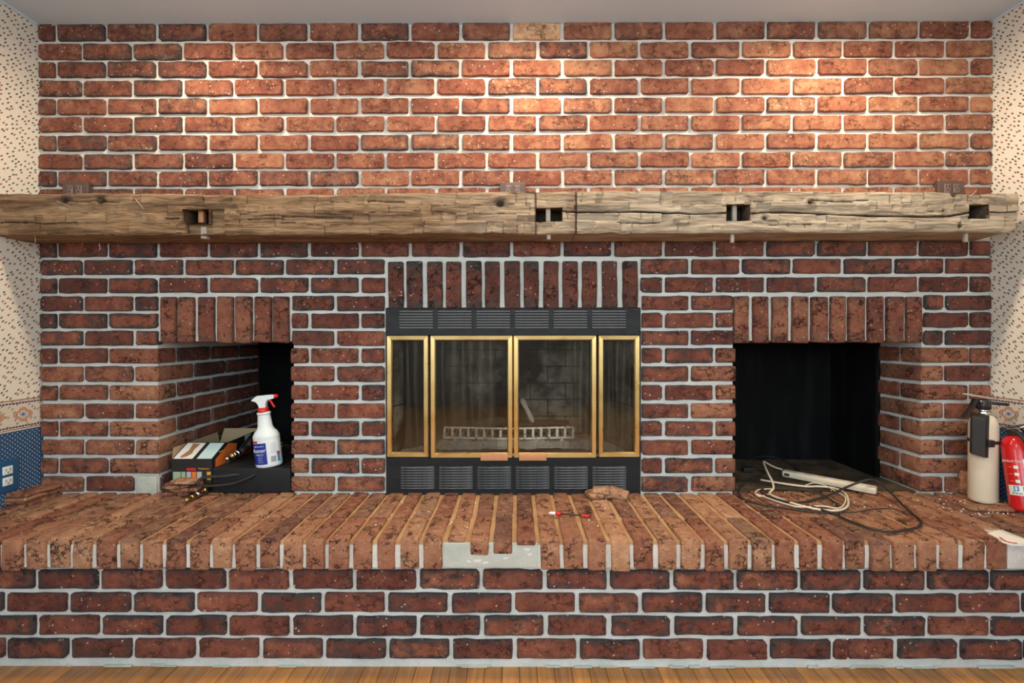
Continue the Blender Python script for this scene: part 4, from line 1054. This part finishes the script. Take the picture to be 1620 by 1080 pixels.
# black rubber hoses / tool rail, chrome and brass tipped tools
def path(pts, y=None):
    return [W(px, py, yy_) for px, py, yy_ in pts]
m = MB(); m.tube(bez(path([(311, 767, -.02), (335, 768, -.03), (370, 764, -.02), (400, 752, .0), (425, 735, .10)]), 6), .0085, 8, flat=.5)
m.tube(bez(path([(311, 766, -.02), (322, 755, .0), (360, 752, .0), (395, 744, .03), (420, 728, .12)]), 6), .0085, 8, flat=.5)
tag(m.build('wiper_arm', 'black_rubber'), 'long curved black wiper-like blade lying in front of the carton', 'blade')
m = MB(); m.tube(bez(path([(333, 752, .03), (350, 742, .06), (372, 720, .12), (396, 690, .26)]), 6), .006, 8)
tag(m.build('hose', 'black_rubber'), 'black rubber hose rising behind the chrome fitting', 'hose')
def tool(name, a, b, prof, mats, lab, cat, tip):
    a, b = Vector(a), Vector(b); d = (b-a); L = d.length; q = d.to_track_quat('Z', 'Y').to_matrix().to_4x4()
    t_ = thing(name, lab, cat, a); M = q
    i = 0
    for nm, mt, pr in prof:
        MB().lathe([(r_, z*L) for r_, z in pr], 18, M=M).build(nm, mt, t_)
    return t_
tool('hose_coupling', W(357, 727, .05), W(384, 712, .14), [
    ('barrel', 'chrome', [(.004, 0), (.008, .02), (.010, .12), (.010, .30)]), ('ring', 'old_brass', [(.013, .30), (.014, .33), (.014, .38), (.013, .41)]),
    ('barrel', 'chrome', [(.011, .41), (.012, .6), (.011, .62)]), ('ring', 'chrome', [(.014, .62), (.015, .66), (.015, .74), (.013, .76)]), ('sleeve', 'black_rubber', [(.012, .76), (.012, 1.3), (.008, 1.32)])],
    None, 'shiny chrome hose coupling lying on the carton', 'fitting', None)
tool('hose_nozzle', HZ(293, 792, HTOP+.011), HZ(337, 768, HTOP+.016), [
    ('tip', 'old_brass', [(.003, 0), (.008, .04), (.009, .16), (.006, .18)]), ('ring', 'old_brass', [(.007, .18), (.010, .20), (.010, .30), (.007, .32)]),
    ('collar', 'chrome', [(.007, .36), (.011, .40), (.012, .50), (.010, .56)]), ('ring', 'old_brass', [(.008, .62), (.011, .66), (.011, .74), (.008, .77)]), ('sleeve', 'black_rubber', [(.0075, .18), (.0078, .5), (.0082, 1.25)])],
    None, 'dark hose nozzle with brass rings lying on the hearth left of the box', 'fitting', None)
# broken bricks and slivers
def frag(name, px, py, lx, ly, lz, rz, lab, group, tone=.5, dust=.3, rx=0, z=0, ry=0, seed=1, mat='brick_rough', cat='brick fragment'):
    p = HZ(px, py, HTOP + z); me = block_mesh(lx, ly, lz, seed, r=.006, amp=.006, mat=mat, nx=5, ny=5, nz=4, name=name)
    o = link(name, me); o.location = (p.x, p.y, HTOP + z + lz/2); o.rotation_euler = (rx, ry, rz); o.color = (tone, .25, dust, 1); return tag(o, lab, cat, group)
G1 = 'brick slivers piled in front of the carton'
frag('brick_sliver', 283, 781, .10, .06, .016, .2, 'dark brick sliver at the bottom of the pile before the carton', G1, .35, .3, seed=21)
frag('brick_sliver', 296, 775, .11, .055, .015, -.1, 'orange brick sliver in the middle of the pile before the carton', G1, .65, .3, z=.016, seed=22)
frag('brick_sliver', 281, 770, .10, .055, .014, .1, 'brown brick sliver third up in the pile before the carton', G1, .4, .5, z=.031, seed=23)
frag('brick_sliver', 293, 764, .105, .055, .015, -.15, 'pale mortar-coated brick sliver on top of the pile before the carton', G1, .85, .9, z=.045, seed=24)
frag('brick_sliver', 312, 771, .08, .05, .018, -.3, 'pinkish brick sliver leaning at the right of the pile', G1, .75, .7, z=.010, ry=.25, seed=25)
G2 = 'thin brick slabs stacked at the left end of the hearth'
frag('brick_slab', 50, 787, .15, .10, .013, 1.45, 'wide thin brick slab at the bottom of the left stack', G2, .6, .6, seed=31)
frag('brick_slab', 54, 782, .15, .10, .012, 1.55, 'thin mortar-faced brick slab in the middle of the left stack', G2, .75, .9, z=.013, seed=32)
frag('brick_slab', 57, 777, .145, .10, .013, 1.50, 'thin brown brick slab on top of the left stack', G2, .55, .5, z=.025, seed=33)
G3 = 'broken brick pieces before the lower louvre'
frag('brick_piece', 947, 785, .095, .065, .020, .15, 'mortar-faced brick piece under the leftmost broken chunk', G3, .8, .9, seed=41)
frag('brick_piece', 951, 779, .065, .04, .022, -.2, 'rounded pink brick chunk sitting on the mortar-faced piece', G3, .85, .8, z=.019, seed=42)
frag('brick_piece', 978, 787, .075, .042, .032, -.35, 'rounded pink brick chunk at the right of the pair', G3, .85, .7, seed=43, ry=.12)
frag('brick_chunk', 1530, 781, .045, .05, .095, .3, 'upright orange brick chunk behind the cream extinguisher', None, .75, .3, rx=.2, seed=51)
frag('brick_chunk', 1562, 806, .15, .05, .014, -.12, 'flat orange brick slab at the foot of the cream extinguisher', None, .72, .4, seed=52)
frag('brick_chunk', 1597, 803, .07, .04, .012, -.4, 'small grey flake of brick beside the red extinguisher', None, .8, .9, seed=53)
# rubble and dust crumbs
mb = MB(); 
for k in range(150):
    u = R.random()
    if u < .55: px, py = R.uniform(1480, 1618), R.uniform(783, 815)
    elif u < .8: px, py = R.uniform(1170, 1480), R.uniform(775, 812)
    else: px, py = R.uniform(560, 1050), R.uniform(786, 835)
    p = HZ(px, py, HTOP); s_ = R.uniform(.0007, .0022)
    if p.x > XR - .01: continue
    mb.rbox(p.x-s_, p.x+s_, p.y-s_, p.y+s_, HTOP-.002, HTOP+s_*1.2, s_*.4, seg=1)
tag(mb.build('mortar_crumbs', 'spackle', kind='stuff'), 'loose crumbs of mortar scattered over the hearth top', 'rubble')
# spilled white filler with a red smear at the right end
p0 = [HZ(px, py, HTOP) for px, py in ((1562, 844), (1580, 840), (1600, 848), (1625, 856), (1640, 862), (1600, 861), (1585, 856))]
mb = MB(); nn = len(p0); mb.add([(p.x, p.y, HTOP+.003) for p in p0] + [(p.x, p.y, HTOP-.004) for p in p0], [tuple(range(nn-1, -1, -1))] + [(k, (k+1) % nn, (k+1) % nn+nn, k+nn) for k in range(nn)])
sp_ = tag(mb.build('filler_patch', 'spackle'), 'white filler smear on the hearth cap at the right edge', 'filler')
MB().tube(bez([HZ(px, py, HTOP+.004) for px, py in ((1582, 850), (1590, 855), (1600, 858), (1609, 859))], 5), .0028, 6, flat=.4).build('red_smear', 'print_red', sp_)
# screwdriver
a, b = HZ(868, 811, HTOP+.007), HZ(933, 816, HTOP+.007)
tool('screwdriver', a, b, [('handle', 'white_plastic', [(.002, 0), (.005, .03), (.0055, .15), (.005, .17)]), ('grip', 'red_plastic', [(.006, .17), (.007, .2), (.007, .28), (.005, .30)]), ('shank', 'ink', [(.0025, .30), (.0025, .80)]), ('tip', 'red_plastic', [(.004, .80), (.0045, .83), (.0045, .96), (.002, 1.0)])],
    None, 'thin screwdriver with red ends lying across the cap bricks', 'screwdriver', None)

# ------------------------------------------------------------ right niche: power strip and cords
def c6(x_, y_): return 1140 + x_/4.765, 680 + y_/4.765
def cord(pts, r, mat, name, lab, group, lifts=None, z=0):
    P_ = []
    for k, (x_, y_) in enumerate(pts):
        h_ = (lifts or {}).get(k, 0); px, py = c6(x_, y_); P_.append(HZ(px, py, HTOP + r + z + h_))
    return tag(MB().tube(bez(P_, 6), r, 8).build(name, mat), lab, 'cord', group)
GC = 'cords tangled before the right niche'
cord([(465, 298), (420, 285), (370, 262), (325, 238), (335, 275), (362, 335), (390, 390), (398, 440), (372, 482), (480, 530), (600, 568), (750, 600), (880, 606), (950, 580), (962, 530), (932, 472), (850, 437), (740, 425), (640, 425), (480, 405), (300, 375)],
     .0042, 'ivory_plastic', 'thick_cord', 'thick ivory cord arching from the power strip and looping back', GC, {1: .01, 2: .03, 3: .055, 4: .05, 5: .035, 6: .02, 7: .008}, .002)
cord([(372, 482), (300, 500), (262, 478), (290, 450), (400, 442)], .003, 'ivory_plastic', 'thin_cord', 'short ivory loop at the left of the tangle', GC)
cord([(262, 478), (330, 503), (450, 545), (600, 580), (760, 572), (880, 590), (930, 560), (938, 505), (865, 460), (780, 415), (700, 398), (640, 418)], .0028, 'ivory_plastic', 'thin_cord', 'thin ivory cord coiled inside the thick one', GC, None, .004)
cord([(310, 475), (300, 455), (345, 440), (450, 445), (600, 450), (740, 475), (850, 540), (900, 600)], .003, 'black_rubber', 'black_cord', 'thin black cord looping inside the tangle', GC, None, .001)
cord([(180, 408), (142, 440), (150, 505), (260, 550), (420, 580), (600, 605), (760, 622), (900, 632)], .0036, 'black_rubber', 'black_cord', 'black cord curving round the left side of the tangle', GC)
cord([(320, 480), (420, 520), (560, 547), (680, 532), (820, 490), (950, 430), (1060, 388), (1130, 374), (1200, 398), (1290, 480), (1380, 570), (1450, 635), (1508, 685), (1500, 722), (1440, 745), (1290, 768), (1150, 748), (1000, 695), (850, 632), (700, 580), (640, 568)],
     .0042, 'black_rubber', 'black_cord', 'thick black cord in one wide loop out over the cap bricks', GC, {5: .02, 6: .045, 7: .055, 8: .045, 9: .025, 10: .01}, .003)
cord([(180, 245), (260, 207), (380, 200), (480, 232), (600, 292)], .0022, 'black_rubber', 'black_cord', 'thin black cord at the back of the right niche', GC, {2: .012, 1: .008})
cord([(130, 292), (240, 292), (318, 308), (330, 330), (240, 372)], .003, 'black_rubber', 'black_cord', 'short black cord ending in the dark plug', GC)
cord([(900, 625), (1020, 618), (1130, 600), (1240, 590), (1330, 600), (1420, 640)], .0018, 'black_rubber', 'black_cord', 'hair-thin dark wire trailing right across the bricks', GC)
cord([(560, 290), (760, 400), (900, 430), (1050, 460), (1180, 490)], .003, 'black_rubber', 'black_cord', 'black cord lying under the power strip', GC)
px, py = c6(205, 297); p = HZ(px, py, HTOP+.012)
t = thing('plug_adapter', 'small black plug adapter at the left of the right niche', 'plug', (p.x, p.y, HTOP)); MB().rbox(-.025, .025, -.012, .012, 0, .022, .003).build('body', 'black_plastic', t); MB().box(.024, .034, -.006, -.004, .008, .012).box(.024, .034, .004, .006, .008, .012).build('prong', 'chrome', t)
a, b = HZ(*c6(470, 318), HTOP+.018), HZ(*c6(1178, 452), HTOP+.018); d = b-a
ps = thing('power_strip', 'long ivory power strip lying in the right niche', 'power strip', (a.x, a.y, HTOP), (0, 0, math.atan2(d.y, d.x)))
L_ = d.length; MB().rbox(0, L_, -.022, .022, .002, .030, .007).build('body', 'ivory_plastic', ps)
MB().rbox(.010, .030, -.0235, -.019, .010, .022, .001, seg=1).build('switch', 'ink', ps)
MB().box(.04, L_-.01, -.0226, -.021, .014, .0155).build('seam', 'grey_wood', ps)
for k in range(5):
    c_ = .07 + (L_-.12)*k/4; so = MB().rbox(c_-.012, c_+.012, -.012, .012, .0290, .0308, .002).build('socket', 'white_plastic', ps)
    MB().box(c_-.006, c_-.004, -.004, .004, .0306, .0311).box(c_+.004, c_+.006, -.004, .004, .0306, .0311).build('slot', 'ink', so)

# ------------------------------------------------------------ fire extinguishers
def ext_body(par, r, h, mat, n=40):
    pr = [(0, 0), (r*.86, 0), (r*.97, .004), (r, .012), (r, h-.055), (r*.985, h-.040), (r*.93, h-.026), (r*.80, h-.012), (r*.60, h-.004), (r*.36, h), (r*.34, h+.008), (0, h+.009)]
    return MB().lathe(pr, n, cap=False).build('cylinder', mat, par)
rt = .0425; pe = Vector((W(1555.5, 700, -.085).x, -.085, HTOP)); hT = W(1555, 655, -.085).z - HTOP
ex = thing('fire_extinguisher', 'old cream fire extinguisher with a black bracket, standing on the hearth', 'extinguisher', pe)
ext_body(ex, rt, hT, 'ivory_paint')
MB().lathe([(.020, hT), (.022, hT+.003), (.022, hT+.008), (.017, hT+.009), (.017, hT+.013), (.021, hT+.014), (.021, hT+.018), (.015, hT+.019)], 24).build('neck_ring', 'chrome', ex)
vv = MB(); vv.lathe([(.016, hT+.018), (.019, hT+.022), (.020, hT+.038), (.017, hT+.050), (.012, hT+.058)], 14)
for k in range(12):
    a_ = k*PI/6; vv.tube([(.0195*math.cos(a_), .0195*math.sin(a_), hT+.022), (.0195*math.cos(a_), .0195*math.sin(a_), hT+.046)], .0022, 5)
vv.build('valve', 'black_plastic', ex)
MB().rbox(-.075, .030, -.010, .010, -.004, .004, .003, M=Matrix.Translation((0, 0, hT+.066)) @ Matrix.Rotation(.17, 4, 'Y')).build('top_lever', 'grey_wood', ex, label='worn grey top lever')
lv = MB(); lp = [(.006, hT+.056), (-.020, hT+.058), (-.034, hT+.040), (-.052, hT+.016), (-.082, hT-.012), (-.080, hT-.006), (-.052, hT+.028), (-.038, hT+.062)]
lv.add([(a_, -.007, b_) for a_, b_ in lp] + [(a_, .007, b_) for a_, b_ in lp], [tuple(range(len(lp)-1, -1, -1)), tuple(range(len(lp), 2*len(lp)))] + [(k, (k+1) % 8, (k+1) % 8+8, k+8) for k in range(8)])
lv.build('carry_handle', 'black_plastic', ex)
MB().tube([(.012, -.002, hT+.046), (.082, -.012, hT+.039)], .0062, 12).build('nozzle', 'black_plastic', ex)
MB().tube([(-.020, -.012, hT+.052), (-.020, -.008, hT+.052)], .004, 10).build('pin', 'chrome', ex)
bk = MB(); bk.add([(-.064, -.018, hT-.150), (-.042, -.046, hT-.158), (-.022, -.040, hT-.160), (-.050, .004, hT-.150), (-.064, -.018, hT-.004), (-.042, -.046, hT-.014), (-.014, -.036, hT+.002), (-.046, .004, hT+.010)],
              [(3, 2, 1, 0), (4, 5, 6, 7), (0, 1, 5, 4), (1, 2, 6, 5), (2, 3, 7, 6), (3, 0, 4, 7)])
o = bk.build('mounting_bracket', 'black_plastic', ex, label='black box-shaped mounting bracket'); bm = o.modifiers.new('b', 'BEVEL'); bm.width = .002; bm.segments = 2
MB().lathe([(rt+.0004, hT-.108), (rt+.002, hT-.108), (rt+.002, hT-.096), (rt+.0004, hT-.096)], 40, cap=False).build('strap', 'black_rubber', ex)
bu = MB().rbox(-.034, -.012, -.0535, -.034, hT-.116, hT-.090, .002).build('buckle', 'black_plastic', ex)
# red one leaning beside it
rr_ = .038; A = Vector((1.866, -.200, HTOP+.006)); Bp = Vector((1.892, -.135, HTOP+.30)); dd = Bp-A
er = thing('fire_extinguisher', 'red fire extinguisher with instruction label leaning at the right edge', 'extinguisher', A, dd.to_track_quat('Z', 'Y').to_euler())
er.rotation_mode = 'XYZ'
# orient so local -Y faces the camera
zax = dd.normalized(); yax = Vector((0.55, .83, 0)); yax = (yax - zax*yax.dot(zax)).normalized(); xax = yax.cross(zax)
M3 = Matrix((xax, yax, zax)).transposed(); er.rotation_euler = M3.to_euler()
hR = .27; ext_body(er, rr_, hR, 'red_paint')
wrap(-1.15, 1.3, .055, .090, rr_, 1, 20).build('label', 'print_white', er)
wrap(.10, 1.3, .090, .185, rr_, 1, 14).build('label', 'print_white', er)
def rtext(s_, sz, a_, z_, mt): text_mesh(s_, sz, Matrix.Translation((0, 0, z_)), bend=(rr_+.0012, a_)).build('lettering', mt, er)
rtext('INSTRUCTIONS', .0105, -.60, .175, 'print_white')
rtext('First Alert', .014, -.10, .0625, 'ink')
for k, z_ in enumerate((.155, .130, .105)):
    wrap(-.55, -.25, z_-.006, z_+.005, rr_, 1, 4, .0012).build('pictogram', 'print_white', er); wrap(-.95, -.65, z_-.002, z_+.001, rr_, 1, 4, .0012).build('pictogram', 'print_orange', er)
for a_ in (-.75, -.15, .4): 
    wrap(a_, a_+.36, .070, .087, rr_, 1, 5, .0012).build('pictogram', 'print_sky', er); wrap(a_+.10, a_+.24, .073, .084, rr_, 1, 3, .0016).build('pictogram', 'print_white', er)
for k in range(9): rtext('mmmmmmmmmm', .0045, .62, .178-.009*k, 'print_grey')
MB().lathe([(.014, hR), (.016, hR+.004), (.016, hR+.02), (.012, hR+.024)], 18).build('valve', 'black_plastic', er)
MB().rbox(-.030, .040, -.010, .010, -.0035, .0035, .003, M=Matrix.Translation((0, 0, hR+.034)) @ Matrix.Rotation(-.25, 4, 'Y')).build('top_lever', 'black_plastic', er)
MB().tube(bez([(-.012, -.018, hR+.018), (.004, -.046, hR+.004), (.016, -.052, hR-.030), (.024, -.050, hR-.055)], 5), .0055, 10).build('hose', 'black_rubber', er)
MB().rbox(-.012, .026, -.012, .010, -.014, .014, .003, M=Matrix.Translation((.034, -.012, hR+.022)) @ Matrix.Rotation(-.5, 4, 'Y')).build('gauge_housing', 'black_plastic', er)
MB().rbox(-.012, .026, -.012, .010, .0142, .018, .001, M=Matrix.Translation((.034, -.012, hR+.022)) @ Matrix.Rotation(-.5, 4, 'Y'), seg=1).build('tamper_tag', 'print_white', er)
MB().tube([(.030, -.030, hR+.014), (.045, -.036, hR-.02), (.052, -.03, hR-.06)], .0018, 6).build('pull_tie', 'print_white', er)
